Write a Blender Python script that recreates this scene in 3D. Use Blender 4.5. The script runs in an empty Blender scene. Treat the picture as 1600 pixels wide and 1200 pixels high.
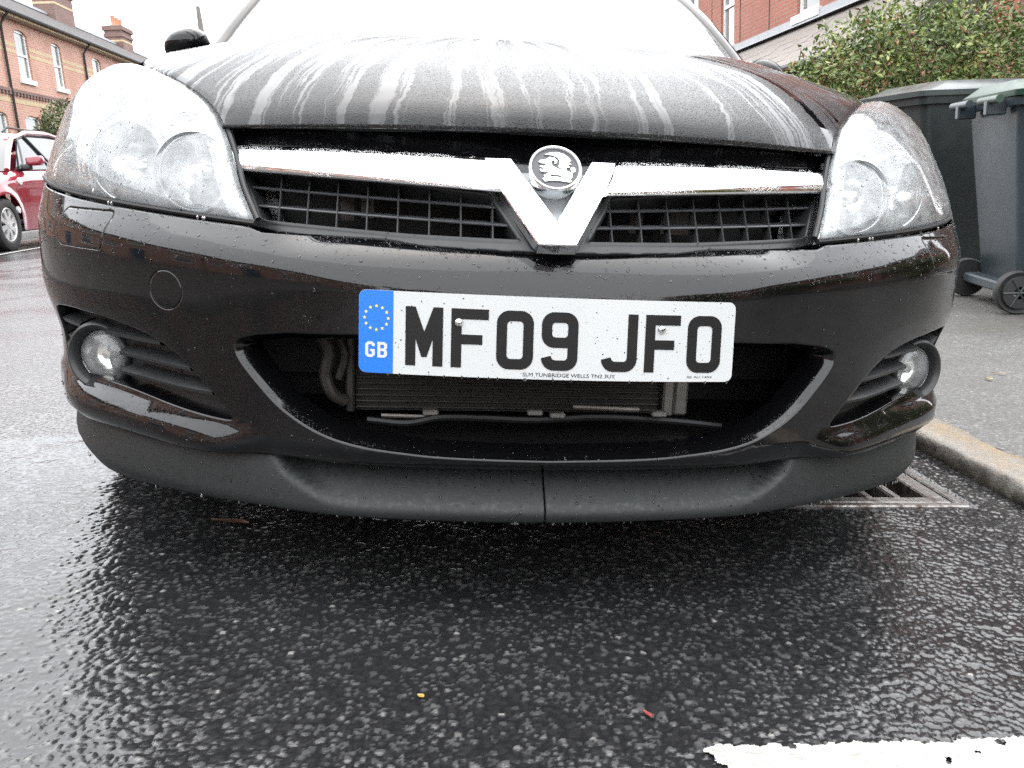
import bpy, math, random
import numpy as np
from mathutils import Matrix, Vector
from mathutils.geometry import delaunay_2d_cdt
random.seed(7); RNG = np.random.default_rng(11)
SC = bpy.context.scene; COL = SC.collection
R = math.radians
# ---------------------------------------------------------------- camera, sky, sun, exposure
# The car stands on a cambered street: its own frame (x to its left kerb, y towards its tail, z off the road) leans by CROSSFALL.
CROSSFALL = R(5.0)
G = Matrix.Rotation(CROSSFALL, 4, 'Y')
CAM_POS = (-0.17574, -1.15420, 0.63137); YAW, PITCH, ROLL = R(5.9077), R(13.0161), R(2.2254); FPX = 1363.82
def cam_axes():
    cy, sy, cp, sp, cr, sr = math.cos(YAW), math.sin(YAW), math.cos(PITCH), math.sin(PITCH), math.cos(ROLL), math.sin(ROLL)
    f = np.array([sy*cp, cy*cp, -sp]); r = np.array([cy, -sy, 0.]); d = np.cross(f, r)
    return cr*r - sr*d, sr*r + cr*d, f
_r, _d, _f = cam_axes()
cd = bpy.data.cameras.new('camera'); cam = bpy.data.objects.new('camera', cd); COL.objects.link(cam); SC.camera = cam
cd.sensor_width = 36; cd.lens = FPX/1600*36; cd.clip_start = .02; cd.clip_end = 2000
_m = Matrix(((_r[0], -_d[0], -_f[0], CAM_POS[0]), (_r[1], -_d[1], -_f[1], CAM_POS[1]), (_r[2], -_d[2], -_f[2], CAM_POS[2]), (0, 0, 0, 1)))
cam.matrix_world = G @ _m
SUN_ELEV, SUN_AZ = R(70), R(10)
w = bpy.data.worlds.new('World'); SC.world = w; w.use_nodes = True
nt = w.node_tree; bg = nt.nodes['Background']
sky = nt.nodes.new('ShaderNodeTexSky'); sky.sky_type = 'NISHITA'; sky.sun_disc = False
sky.sun_elevation = SUN_ELEV; sky.sun_rotation = SUN_AZ; sky.air_density = 1.0; sky.dust_density = 4.0; sky.ozone_density = 1.0
cloud = nt.nodes.new('ShaderNodeMix'); cloud.data_type = 'RGBA'; cloud.inputs[0].default_value = .86
nt.links.new(sky.outputs[0], cloud.inputs[6]); cloud.inputs[7].default_value = (10.0, 10.2, 10.4, 1)   # even rain cloud
nt.links.new(cloud.outputs[2], bg.inputs['Color']); bg.inputs['Strength'].default_value = .13
sl = bpy.data.lights.new('sun', 'SUN'); sl.energy = .5; sl.angle = R(80); sl.color = (1, .97, .93)
so = bpy.data.objects.new('sun', sl); COL.objects.link(so)
so.rotation_euler = (R(90)-SUN_ELEV, 0, -SUN_AZ + math.pi)
SC.view_settings.view_transform = 'Standard'; SC.view_settings.look = 'None'; SC.view_settings.gamma = 1
SC.view_settings.exposure = 1.75
SC.render.engine = 'CYCLES'
try:
    SC.cycles.use_denoising = False
except Exception: pass
SC.cycles.max_bounces = 10; SC.cycles.transparent_max_bounces = 16; SC.cycles.caustics_reflective = False; SC.cycles.caustics_refractive = False
SC.cycles.sample_clamp_indirect = 6
# ---------------------------------------------------------------- helpers
UPRIGHT = set()      # things built in the level frame (houses, hedge); everything else leans with the road
def link(o, parent=None):
    COL.objects.link(o)
    if parent is not None: o.parent = parent
    return o
def tag(o, label, cat, group=None, kind=None):
    o['label'] = label; o['category'] = cat
    if group: o['group'] = group
    if kind: o['kind'] = kind
    return o
def empty(name, loc=(0, 0, 0), rz=0, parent=None):
    o = bpy.data.objects.new(name, None); o.location = loc; o.rotation_euler = (0, 0, rz); o.empty_display_size = .1
    return link(o, parent)
def mesh(name, V, Fc, m, parent=None, smooth=True, sharp=None):
    me = bpy.data.meshes.new(name); me.from_pydata([tuple(map(float, v)) for v in V], [], [tuple(map(int, f)) for f in Fc]); me.update()
    o = bpy.data.objects.new(name, me); link(o, parent)
    if m is not None: me.materials.append(m)
    if smooth:
        me.shade_smooth()
        if sharp: me.set_sharp_from_angle(angle=R(sharp))
    return o
def copy_tree(o, parent=None):
    c = o.copy(); COL.objects.link(c); c.parent = parent
    for ch in list(o.children): copy_tree(ch, c)
    return c
class MB:
    """collects simple shapes into one mesh"""
    def __init__(s): s.v = []; s.f = []
    def add(s, V, Fc):
        b = len(s.v); s.v += [tuple(v) for v in V]; s.f += [tuple(i+b for i in f) for f in Fc]; return s
    def box(s, a, b, rot=None, org=None):
        V = [(x, y, z) for x in (a[0], b[0]) for y in (a[1], b[1]) for z in (a[2], b[2])]
        if rot is not None: V = [rot @ (Vector(v)-Vector(org)) + Vector(org) for v in V]
        return s.add(V, [(0, 1, 3, 2), (4, 6, 7, 5), (0, 4, 5, 1), (2, 3, 7, 6), (0, 2, 6, 4), (1, 5, 7, 3)])
    def bevbox(s, a, b, r):
        """box with chamfered edges"""
        a = np.array(a, float); b = np.array(b, float); V = []; F_ = []
        c = (a+b)/2; h = (b-a)/2
        pts = []
        for sx in (-1, 1):
            for sy in (-1, 1):
                for sz in (-1, 1):
                    for k in range(3):
                        p = c + np.array([sx, sy, sz])*(h - r); p[k] += (sx, sy, sz)[k]*r; pts.append(p)
        idx = lambda i, j, l, k: ((i*2+j)*2+l)*3+k
        for i in (0, 1):
            q = [idx(i, 0, 0, 0), idx(i, 1, 0, 0), idx(i, 1, 1, 0), idx(i, 0, 1, 0)]; F_.append(q if i else q[::-1])
            q = [idx(0, i, 0, 1), idx(0, i, 1, 1), idx(1, i, 1, 1), idx(1, i, 0, 1)]; F_.append(q if i else q[::-1])
            q = [idx(0, 0, i, 2), idx(1, 0, i, 2), idx(1, 1, i, 2), idx(0, 1, i, 2)]; F_.append(q if i else q[::-1])
        for i in (0, 1):
            for j in (0, 1):
                F_.append([idx(i, j, 0, 0), idx(i, j, 1, 0), idx(i, j, 1, 1), idx(i, j, 0, 1)])
                F_.append([idx(i, 0, j, 0), idx(i, 1, j, 0), idx(i, 1, j, 2), idx(i, 0, j, 2)])
                F_.append([idx(0, i, j, 1), idx(1, i, j, 1), idx(1, i, j, 2), idx(0, i, j, 2)])
        for i in (0, 1):
            for j in (0, 1):
                for l in (0, 1): F_.append([idx(i, j, l, 0), idx(i, j, l, 1), idx(i, j, l, 2)])
        return s.add(pts, F_)
    def tube(s, P, r, n=8, cap=True, closed=False):
        P = [np.array(p, float) for p in P]; k = len(P); rr = r if hasattr(r, '__len__') else [r]*k
        rings = []; prev = None
        for i, p in enumerate(P):
            a = P[(i-1) % k] if (closed or i > 0) else P[i]; b = P[(i+1) % k] if (closed or i < k-1) else P[i]
            t = b-a; t = t/(np.linalg.norm(t)+1e-12)
            u = np.cross(t, [0, 0, 1.] if abs(t[2]) < .95 else [1., 0, 0]) if prev is None else prev - t*np.dot(prev, t)
            u = u/(np.linalg.norm(u)+1e-12); prev = u; q = np.cross(t, u)
            rings.append([p + rr[i]*(math.cos(j*2*math.pi/n)*u + math.sin(j*2*math.pi/n)*q) for j in range(n)])
        V = [v for ring in rings for v in ring]; F_ = []
        for i in range(k if closed else k-1):
            for j in range(n): F_.append((i*n+j, i*n+(j+1) % n, ((i+1) % k)*n+(j+1) % n, ((i+1) % k)*n+j))
        if cap and not closed: F_ += [tuple(range(n))[::-1], tuple((k-1)*n+j for j in range(n))]
        return s.add(V, F_)
    def lathe(s, prof, org, axis, n=32, up=(0, 0, 1)):
        """prof: (radius, along axis) pairs"""
        ax = np.array(axis, float); ax /= np.linalg.norm(ax); u = np.cross(up, ax); u /= np.linalg.norm(u); q = np.cross(ax, u); org = np.array(org, float)
        V = [org + ax*h + r*(math.cos(t)*u + math.sin(t)*q) for r, h in prof for t in np.arange(n)*2*math.pi/n]
        F_ = [(i*n+j, i*n+(j+1) % n, (i+1)*n+(j+1) % n, (i+1)*n+j) for i in range(len(prof)-1) for j in range(n)]
        return s.add(V, F_)
    def build(s, name, m, parent=None, smooth=False, sharp=35):
        return mesh(name, s.v, s.f, m, parent, smooth, sharp)
def grid_mesh(name, P, m, parent=None, flip=False, close_u=False, smooth=True, sharp=None):
    P = np.asarray(P, float); a, b = P.shape[:2]
    idx = np.arange(a*b).reshape(a, b); F_ = []
    for i in range(a if close_u else a-1):
        for j in range(b-1):
            q = (idx[i, j], idx[(i+1) % a, j], idx[(i+1) % a, j+1], idx[i, j+1]); F_.append(q[::-1] if flip else q)
    return mesh(name, P.reshape(-1, 3), F_, m, parent, smooth, sharp)
def face_towards(o, ref):
    """turns a sheet's faces so that they look along REF"""
    me = o.data; n = np.zeros(len(me.polygons)*3); me.polygons.foreach_get('normal', n); a = np.zeros(len(me.polygons)); me.polygons.foreach_get('area', a)
    if (n.reshape(-1, 3)*a[:, None]).sum(0) @ np.asarray(ref, float) < 0: me.flip_normals()
    return o
def catmull(P, n=12, sym=False):
    P = np.asarray(P, float); first = P[1]*np.array([-1]+[1]*(P.shape[1]-1)) if sym else 2*P[0]-P[1]
    P = np.vstack([first, P, 2*P[-1]-P[-2]]); out = []
    for i in range(1, len(P)-2):
        p0, p1, p2, p3 = P[i-1:i+3]
        for t in np.arange(n)/n: out.append(.5*(2*p1+(-p0+p2)*t+(2*p0-5*p1+4*p2-p3)*t*t+(-p0+3*p1-3*p2+p3)*t**3))
    out.append(P[-2]); return np.array(out)
def resample(P, ds, closed=True):
    P = np.asarray(P, float)
    if closed: P = np.vstack([P, P[:1]])
    L = np.r_[0, np.cumsum(np.linalg.norm(np.diff(P, axis=0), axis=1))]; n = max(3, int(round(L[-1]/ds)))
    t = np.linspace(0, L[-1], n+1); t = np.unique(np.r_[t, L]) if n < 4000 else t
    keep = [t[0]]
    Lset = set(np.round(L, 9))
    for k in t[1:]:
        if k-keep[-1] > ds*.35: keep.append(k)
        elif round(k, 9) in Lset and round(keep[-1], 9) not in Lset and len(keep) > 1: keep[-1] = k
    Q = np.c_[[np.interp(keep, L, P[:, i]) for i in range(P.shape[1])]].T
    if closed and np.linalg.norm(Q[-1]-Q[0]) < ds*.3: Q = Q[:-1]
    return Q
def area2(P): P = np.asarray(P); x, y = P[:, 0], P[:, 1]; return .5*np.sum(x*np.roll(y, -1)-np.roll(x, -1)*y)
def offset2(P, d):
    """moves a closed outline inwards by d (to the left of a counter-clockwise one)"""
    P = np.asarray(P, float); sgn = 1 if area2(P) > 0 else -1
    e = np.roll(P, -1, 0)-P; e /= np.linalg.norm(e, axis=1)[:, None]+1e-12
    nrm = np.c_[-e[:, 1], e[:, 0]]*sgn; b = nrm+np.roll(nrm, 1, 0); L = np.linalg.norm(b, axis=1)[:, None]; b = b/(L+1e-9)
    c = np.clip(np.sum(b*nrm, 1), .45, 1)[:, None]
    return P + b*d/c
def inside(pts, poly):
    pts = np.asarray(pts); poly = np.asarray(poly); x, y = pts[:, 0], pts[:, 1]; r = np.zeros(len(pts), bool)
    a = poly; b = np.roll(poly, -1, 0)
    for (x1, y1), (x2, y2) in zip(a, b):
        if y1 == y2: continue
        c = ((y1 > y) != (y2 > y)) & (x < (x2-x1)*(y-y1)/(y2-y1)+x1); r ^= c
    return r
def near_edge(pts, poly, d):
    pts = np.asarray(pts); r = np.zeros(len(pts), bool)
    for p, q in zip(poly, np.roll(poly, -1, 0)):
        e = q-p; t = np.clip(((pts-p)@e)/(e@e+1e-15), 0, 1); r |= np.sum((pts-p-t[:, None]*e)**2, 1) < d*d
    return r
def cdt(outer, holes=(), res=.012, ring=None):
    """triangulates an outline with holes; returns 2d points, triangles and the index loops of the borders"""
    loops = [np.asarray(outer)]+[np.asarray(h) for h in holes]
    cons = []; pts = []; base = 0
    for k, L in enumerate(loops):
        cons.append(L)
    rings = []
    if ring:
        for k, L in enumerate(loops): rings.append(offset2(L, ring if k == 0 else -ring))
    P = []; E = []; border = []
    for L in cons:
        b = len(P); n = len(L); P += [tuple(p) for p in L]; E += [(b+i, b+(i+1) % n) for i in range(n)]; border.append(list(range(b, b+n)))
    for L in rings: P += [tuple(p) for p in L]
    lo, hi = np.min(loops[0], 0), np.max(loops[0], 0)
    if res:
        gx, gy = np.arange(lo[0]+res/2, hi[0], res), np.arange(lo[1]+res/2, hi[1], res)
        g = np.array([(x+(res/2 if j % 2 else 0), y) for j, y in enumerate(gy) for x in gx]) if len(gx) and len(gy) else np.zeros((0, 2))
        if len(g):
            ok = inside(g, loops[0]) & ~near_edge(g, loops[0], res*.55)
            for h in loops[1:]: ok &= ~inside(g, h) & ~near_edge(g, h, res*.55)
            P += [tuple(p) for p in g[ok]]
    r = delaunay_2d_cdt([Vector(p) for p in P], E, [], 0, 1e-7, True)
    V2 = np.array([tuple(v) for v in r[0]]); T = np.array([f for f in r[2] if len(f) == 3])
    back = {}
    for i, src in enumerate(r[3]):
        for q in src: back[q] = i
    cen = V2[T].mean(1); ok = inside(cen, loops[0])
    for h in loops[1:]: ok &= ~inside(cen, h)
    T = T[ok]
    a = V2[T]; s2 = (a[:, 1, 0]-a[:, 0, 0])*(a[:, 2, 1]-a[:, 0, 1])-(a[:, 2, 0]-a[:, 0, 0])*(a[:, 1, 1]-a[:, 0, 1])
    T[s2 < 0] = T[s2 < 0][:, ::-1]
    return V2, T, [[back[i] for i in L] for L in border]
def patch(name, outer, holes, f, m, parent=None, res=.012, ds=.01, edge=((.0015, .003), (.002, .012)), hole_edges=None, flip=False, raw=False):
    """a panel over the surface f(s, z) -> (point, outward normal), its border turned inwards by EDGE steps (inset, depth)"""
    outer = resample(outer, ds) if not raw else np.asarray(outer, float)
    holes = [resample(h, ds) if not raw else np.asarray(h, float) for h in holes]
    V2, T, B = cdt(outer, holes, res, ring=.0022)
    P, N_ = f(V2[:, 0], V2[:, 1]); V = [tuple(p) for p in P]; F_ = [tuple(t) for t in T]
    for k, (loop, idx) in enumerate(zip([outer]+holes, B)):
        ed = edge if k == 0 else (hole_edges[k-1] if hole_edges else edge)
        if not ed: continue
        prev = idx; n = len(idx)
        for ins, dep in ed:
            L = offset2(loop, -ins if k == 0 else ins)
            if k == 0: L = offset2(loop, ins*0 - 0) if ins == 0 else offset2(loop, -ins)
            q, nn = f(L[:, 0], L[:, 1]); q = q - nn*dep
            b = len(V); V += [tuple(p) for p in q]
            for i in range(n):
                j = (i+1) % n; F_.append((prev[i], prev[j], b+j, b+i))
            prev = list(range(b, b+n))
    if flip: F_ = [x[::-1] for x in F_]
    o = mesh(name, V, F_, m, parent); 
    me = o.data
    import bmesh
    bm = bmesh.new(); bm.from_mesh(me); bmesh.ops.recalc_face_normals(bm, faces=bm.faces); bm.to_mesh(me); bm.free(); me.shade_smooth()
    return o
def extrude2(name, outer, holes, f, top, bottom, m, parent=None, res=None, ds=None, bev=.0):
    """a plate cut to an outline: face at height TOP, sides down to BOTTOM, mapped by f(u, v, h) -> point"""
    if ds: outer = resample(outer, ds); holes = [resample(h, ds) for h in holes]
    outer = np.asarray(outer, float); holes = [np.asarray(h, float) for h in holes]
    if area2(outer) < 0: outer = outer[::-1]
    V2, T, B = cdt(outer, holes, res)
    V = [tuple(f(u, v, top)) for u, v in V2]; F_ = [tuple(t) for t in T]
    for k, (loop, idx) in enumerate(zip([outer]+holes, B)):
        prev = idx; n = len(idx)
        steps = [(loop, bottom)]
        if bev: steps = [(offset2(loop, -bev if k == 0 else bev), top-bev), (offset2(loop, -bev if k == 0 else bev), bottom)]
        for L, h in steps:
            b = len(V); V += [tuple(f(u, v, h)) for u, v in L]
            for i in range(n):
                j = (i+1) % n; q = (prev[i], b+i, b+j, prev[j]); F_.append(q if area2(loop) > 0 and k == 0 else q)
            prev = list(range(b, b+n))
    o = mesh(name, V, F_, m, parent)
    import bmesh
    bm = bmesh.new(); bm.from_mesh(o.data); bmesh.ops.recalc_face_normals(bm, faces=bm.faces); bm.to_mesh(o.data); bm.free()
    o.data.shade_smooth(); o.data.set_sharp_from_angle(angle=R(30))
    return o
def rrect(x0, y0, x1, y1, r, n=6):
    P = []
    for cx, cy, a in ((x1-r, y1-r, 0), (x0+r, y1-r, 90), (x0+r, y0+r, 180), (x1-r, y0+r, 270)):
        for k in range(n+1): t = R(a+90*k/n); P.append((cx+r*math.cos(t), cy+r*math.sin(t)))
    return np.array(P)
def circle(cx, cy, r, n=32, ry=None): t = np.arange(n)*2*math.pi/n; return np.c_[cx+r*np.cos(t), cy+(ry or r)*np.sin(t)]
def sstep(x, a, b): t = np.clip((np.asarray(x, float)-a)/(b-a), 0, 1); return t*t*(3-2*t)
# ---------------------------------------------------------------- materials
class NT:
    def __init__(s, name):
        s.m = bpy.data.materials.new(name); s.m.use_nodes = True; s.t = s.m.node_tree; s.b = s.t.nodes['Principled BSDF']; s.out = s.t.nodes['Material Output']
    def n(s, typ, ins=None, **kw):
        x = s.t.nodes.new('ShaderNode'+typ)
        for k, v in kw.items(): setattr(x, k, v)
        for k, v in (ins or {}).items(): s.set(x.inputs[k], v)
        return x
    def set(s, sock, v):
        if hasattr(v, 'is_output') or isinstance(v, bpy.types.NodeSocket): s.t.links.new(v, sock)
        elif isinstance(v, bpy.types.Node): s.t.links.new(v.outputs[0], sock)
        elif isinstance(v, (tuple, list)) and len(v) == 3 and sock.type == 'RGBA': sock.default_value = (*v, 1)
        else: sock.default_value = v
    def p(s, **kw):
        for k, v in kw.items(): s.set(s.b.inputs[k.replace('_', ' ')], v)
        return s
    def obj(s): return s.n('TexCoord').outputs['Object']
    def noise(s, scale, vec=None, detail=4, rough=.55, dist=0, dim='3D'):
        x = s.n('TexNoise', {'Scale': scale, 'Detail': detail, 'Roughness': rough, 'Distortion': dist}); 
        s.set(x.inputs['Vector'], vec if vec is not None else s.obj()); return x.outputs['Fac']
    def vor(s, scale, vec=None, out='Distance', feature='F1', rnd=1):
        x = s.n('TexVoronoi', {'Scale': scale, 'Randomness': rnd}, feature=feature); s.set(x.inputs['Vector'], vec if vec is not None else s.obj()); return x.outputs[out]
    def ramp(s, fac, stops, interp='LINEAR'):
        x = s.n('ValToRGB'); s.set(x.inputs[0], fac); r = x.color_ramp; r.interpolation = interp
        while len(r.elements) < len(stops): r.elements.new(.5)
        for e, (pos, c) in zip(r.elements, stops): e.position = pos; e.color = (*c, 1) if hasattr(c, '__len__') else (c, c, c, 1)
        return x.outputs[0]
    def math(s, op, a, b=None, c=None, clamp=False):
        x = s.n('Math', operation=op, use_clamp=clamp); s.set(x.inputs[0], a)
        if b is not None: s.set(x.inputs[1], b)
        if c is not None: s.set(x.inputs[2], c)
        return x.outputs[0]
    def mix(s, fac, a, b):
        x = s.n('Mix', data_type='RGBA'); s.set(x.inputs[0], fac); s.set(x.inputs[6], a); s.set(x.inputs[7], b); return x.outputs[2]
    def mixf(s, fac, a, b):
        x = s.n('Mix', data_type='FLOAT'); s.set(x.inputs[0], fac); s.set(x.inputs[2], a); s.set(x.inputs[3], b); return x.outputs[0]
    def bump(s, h, strength=.3, dist=.01, normal=None):
        x = s.n('Bump', {'Strength': strength, 'Distance': dist, 'Height': h})
        if normal is not None: s.set(x.inputs['Normal'], normal)
        return x.outputs[0]
    def mapping(s, vec, scale=(1, 1, 1), rot=(0, 0, 0)):
        x = s.n('Mapping'); s.set(x.inputs['Vector'], vec); x.inputs['Scale'].default_value = scale; x.inputs['Rotation'].default_value = rot; return x.outputs[0]
def plain(name, col, rough=.5, metal=0, bumpy=None, var=.0, spec=.5, vscale=8):
    k = NT(name); c = col
    if var:
        nz = k.noise(vscale, detail=5); c = k.mix(nz, tuple(x*(1-var) for x in col), tuple(min(1, x*(1+var)) for x in col))
        k.p(Roughness=k.mixf(k.noise(vscale*2.3), max(.02, rough-.12), min(1, rough+.12)))
    else: k.p(Roughness=rough)
    k.p(Base_Color=c, Metallic=metal); k.b.inputs['Specular IOR Level'].default_value = spec
    if bumpy: k.p(Normal=k.bump(k.noise(bumpy[0], detail=3), bumpy[1], bumpy[2] if len(bumpy) > 2 else .002))
    return k.m
MT = {}
def paint_mat(name, col):
    k = NT(name)
    b1 = k.ramp(k.vor(420), [(.0, 1), (.32, 0)]); msk = k.ramp(k.noise(22, detail=3), [(.42, 0), (.62, 1)])
    beads = k.math('MULTIPLY', b1, msk)
    dirt = k.noise(6, detail=6)
    k.p(Base_Color=k.mix(k.ramp(dirt, [(.55, 0), (.9, .12)]), col, tuple(c*1.6+.008 for c in col)), Roughness=k.mixf(dirt, .03, .09), Normal=k.bump(beads, .30, .0010))
    return k.m
MT['paint'] = paint_mat('black_wet_paint', (.0025, .0025, .003))
# bonnet: sheets of running water between beaded strips, fanning out from the windscreen
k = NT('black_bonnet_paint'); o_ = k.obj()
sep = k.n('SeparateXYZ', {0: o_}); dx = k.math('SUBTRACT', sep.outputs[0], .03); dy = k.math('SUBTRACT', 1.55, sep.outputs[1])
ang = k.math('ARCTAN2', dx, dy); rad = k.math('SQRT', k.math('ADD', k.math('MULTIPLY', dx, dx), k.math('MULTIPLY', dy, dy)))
wob = k.math('ADD', k.math('MULTIPLY', k.math('SUBTRACT', k.noise(2.2, o_, 2), .5), .10), k.math('MULTIPLY', k.math('SUBTRACT', k.noise(40, o_, 3), .5), .012))
cv = k.n('CombineXYZ', {0: k.math('MULTIPLY', k.math('ADD', ang, wob), 24.0), 1: k.math('MULTIPLY', rad, .60), 2: 0.0})
film = k.ramp(k.math('ADD', k.noise(1.5, cv.outputs[0], 6, .68), k.math('MULTIPLY', k.math('SUBTRACT', sep.outputs[1], .42), .10)), [(.49, 0), (.53, 1)])
cv2 = k.n('CombineXYZ', {0: k.math('MULTIPLY', k.math('ADD', ang, wob), 70.0), 1: k.math('MULTIPLY', rad, 2.0), 2: 3.0})
film = k.math('MULTIPLY', film, k.ramp(k.noise(1.2, cv2.outputs[0], 3), [(.34, 0), (.46, 1)]))
bd = k.ramp(k.vor(300, o_), [(0, 1), (.36, 0)]); bd2 = k.ramp(k.vor(750, o_), [(0, 1), (.4, 0)])
hgt = k.math('MULTIPLY', k.math('ADD', bd, k.math('MULTIPLY', bd2, .5)), k.math('SUBTRACT', 1.0, film))
k.p(Base_Color=(.004, .004, .0046), Roughness=k.mixf(film, .24, .03), Normal=k.bump(hgt, .75, .0020)); k.set(k.b.inputs['Specular IOR Level'], k.mixf(film, k.ramp(sep.outputs[1], [(.14, .46), (.34, .18), (.62, .03), (.9, .012)]), k.ramp(sep.outputs[1], [(.2, .80), (.7, .40)])))  # dimming of the sky's reflection put into the specular level, stronger towards the windscreen
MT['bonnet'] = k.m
k = NT('black_trim_plastic'); d_ = k.noise(40, detail=5)
k.p(Base_Color=k.mix(d_, (.012, .0125, .013), (.03, .031, .032)), Roughness=k.mixf(k.noise(9), .3, .5), Normal=k.bump(k.noise(900, detail=2), .12, .0006)); MT['trim'] = k.m
k = NT('spoiler_plastic'); st = k.noise(7, k.mapping(k.obj(), (9, 9, .6)), 5)
sp_ = k.ramp(k.noise(120, detail=3), [(.5, 0), (.66, 1)])
k.p(Base_Color=k.mix(st, (.0065, .0078, .0078), (.014, .0165, .0165)), Roughness=k.mixf(k.math('MULTIPLY', sp_, st), .62, .3), Normal=k.bump(k.noise(700, detail=2), .15, .0006)); MT['spoiler'] = k.m
k = NT('wet_grille_plastic'); k.p(Base_Color=k.mix(k.noise(60, detail=4), (.04, .041, .043), (.075, .077, .08)), Roughness=.28, Normal=k.bump(k.noise(500, detail=2), .15, .0006)); MT['bar'] = k.m
MT['dark'] = plain('black_plastic_void', (.006, .006, .0065), .55)
k = NT('chrome'); bc = k.math('MULTIPLY', k.ramp(k.vor(520), [(0, 1), (.4, 0)]), k.ramp(k.noise(14, detail=3), [(.42, 0), (.56, 1)]))
k.p(Base_Color=(.86, .87, .88), Metallic=1, Roughness=.06, Normal=k.bump(bc, .55, .0012)); MT['chrome'] = k.m
MT['chrome_plain'] = plain('polished_chrome', (.85, .86, .87), .08, 1)
MT['badge_dark'] = plain('badge_grey', (.07, .07, .075), .35, .3)
MT['badge_silver'] = plain('badge_silver', (.82, .83, .84), .22, .75)
MT['reflector'] = plain('lamp_reflector', (.80, .82, .83), .16, .9, bumpy=(40, .1, .003))
MT['lamp_grey'] = plain('lamp_silver_housing', (.56, .58, .59), .3, .55, bumpy=(60, .08))
MT['lamp_dark'] = plain('lamp_grey_shade', (.22, .235, .24), .3, .4)
MT['orange'] = plain('bulb_amber_tint', (.55, .42, .3), .2)
def lens_mat(name, haze, tint=(1, 1, 1)):
    k = NT(name); t = k.t; t.nodes.remove(k.b)
    beads = k.math('MULTIPLY', k.ramp(k.vor(330), [(0, 1), (.42, 0)]), k.ramp(k.noise(16, detail=3), [(.3, .25), (.62, 1)]))
    nb = k.bump(beads, .35, .0014)
    fr = k.n('Fresnel', {'IOR': 1.55, 'Normal': nb}); tr = k.n('BsdfTransparent', {0: (*tint, 1)}); gl = k.n('BsdfGlossy', {'Color': (1, 1, 1, 1), 'Roughness': .05, 'Normal': nb})
    df = k.n('BsdfDiffuse', {'Color': (.8, .83, .84, 1)})
    m1 = k.n('MixShader'); k.set(m1.inputs[0], k.math('MULTIPLY', k.ramp(k.noise(30, detail=5), [(.3, .35), (.7, 1)]), haze)); k.set(m1.inputs[1], tr); k.set(m1.inputs[2], df)
    m2 = k.n('MixShader'); k.set(m2.inputs[0], fr); k.set(m2.inputs[1], m1.outputs[0]); k.set(m2.inputs[2], gl)
    t.links.new(m2.outputs[0], k.out.inputs['Surface']); return k.m
MT['lens'] = lens_mat('wet_lamp_lens', .28)
MT['foglens'] = lens_mat('fog_lamp_glass', .22, (.95, .94, .9))
MT['screen'] = lens_mat('wet_windscreen', .26, (.55, .58, .57))
k = NT('water'); k.p(Base_Color=(1, 1, 1), Roughness=.01, IOR=1.33); k.b.inputs['Transmission Weight'].default_value = 1; MT['water'] = k.m
k = NT('plate_white'); k.p(Base_Color=k.mix(k.noise(14, detail=4), (.50, .513, .51), (.54, .553, .55)), Roughness=.25, Normal=k.bump(k.noise(500, detail=2), .06, .0005)); MT['plate'] = k.m
k = NT('plate_blue'); k.p(Base_Color=k.mix(k.noise(300, detail=3), (.004, .125, .56), (.008, .17, .66)), Roughness=.3); MT['blue'] = k.m
k = NT('plate_black'); sp2 = k.ramp(k.vor(430), [(.06, 1), (.14, 0)])
k.p(Base_Color=(.008, .0075, .0075), Roughness=.4, Specular_IOR_Level=.25, Normal=k.bump(sp2, .5, .001)); MT['ink'] = k.m
MT['yellow'] = plain('star_yellow', (.72, .6, .12), .4); MT['white_ink'] = plain('white_print', (.52, .535, .54), .35)
MT['alu'] = plain('dull_aluminium', (.19, .18, .165), .5, .5, var=.35, vscale=20)
MT['fin'] = plain('radiator_fins', (.02, .019, .018), .7, .2)
MT['tube'] = plain('radiator_tube', (.055, .05, .045), .5, .5, var=.3, vscale=30)
MT['hose'] = plain('grey_pipe', (.055, .048, .042), .55, .2, var=.3, vscale=25)
MT['tyre'] = plain('tyre_rubber', (.018, .018, .018), .7, bumpy=(120, .3, .003))
MT['rim'] = plain('silver_wheel', (.55, .55, .55), .35, .5, var=.1)
k = NT('red_paint'); k.p(Base_Color=(.24, .026, .04), Roughness=.12); k.b.inputs['Coat Weight'].default_value = .6; MT['red'] = k.m
k = NT('car_glass'); k.p(Base_Color=(.02, .024, .024), Roughness=.04, IOR=1.6); MT['carglass'] = k.m
MT['black_rubber'] = plain('black_rubber', (.015, .015, .016), .5)
MT['white_lamp'] = plain('clear_lamp', (.75, .75, .73), .15)
# ---------------------------------------------------------------- ground materials
k = NT('wet_asphalt'); o_ = k.obj()
at = k.n('Attribute', attribute_name='stone'); hue = k.n('Attribute', attribute_name='lift')
big = k.noise(1.3, o_, 5); fine = k.noise(260, o_, 3); grit = k.vor(95, o_, 'Color'); gs = k.n('SeparateColor', {0: grit})
tone = k.ramp(at.outputs['Fac'], [(0, (.011, .011, .0115)), (.25, (.022, .022, .0225)), (.5, (.045, .045, .045)), (.8, (.075, .074, .072)), (.95, (.13, .127, .12)), (1, (.24, .23, .21))])
far = k.ramp(gs.outputs[0], [(0, (.014, .014, .015)), (.7, (.03, .03, .031)), (1, (.07, .069, .066))])
base = k.mix(hue.outputs['Fac'], far, tone)
puddle = k.ramp(k.noise(2.1, o_, 4), [(.42, 0), (.6, 1)])
wet = k.n('Attribute', attribute_name='wet'); dry = k.mixf(hue.outputs['Fac'], k.mixf(puddle, .30, .16), k.mixf(puddle, .22, .12))
k.p(Base_Color=k.mix(k.math('MULTIPLY', wet.outputs['Fac'], hue.outputs['Fac']), base, (.012, .012, .0125)), Roughness=k.mixf(k.math('MULTIPLY', wet.outputs['Fac'], hue.outputs['Fac']), dry, .07))
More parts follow.
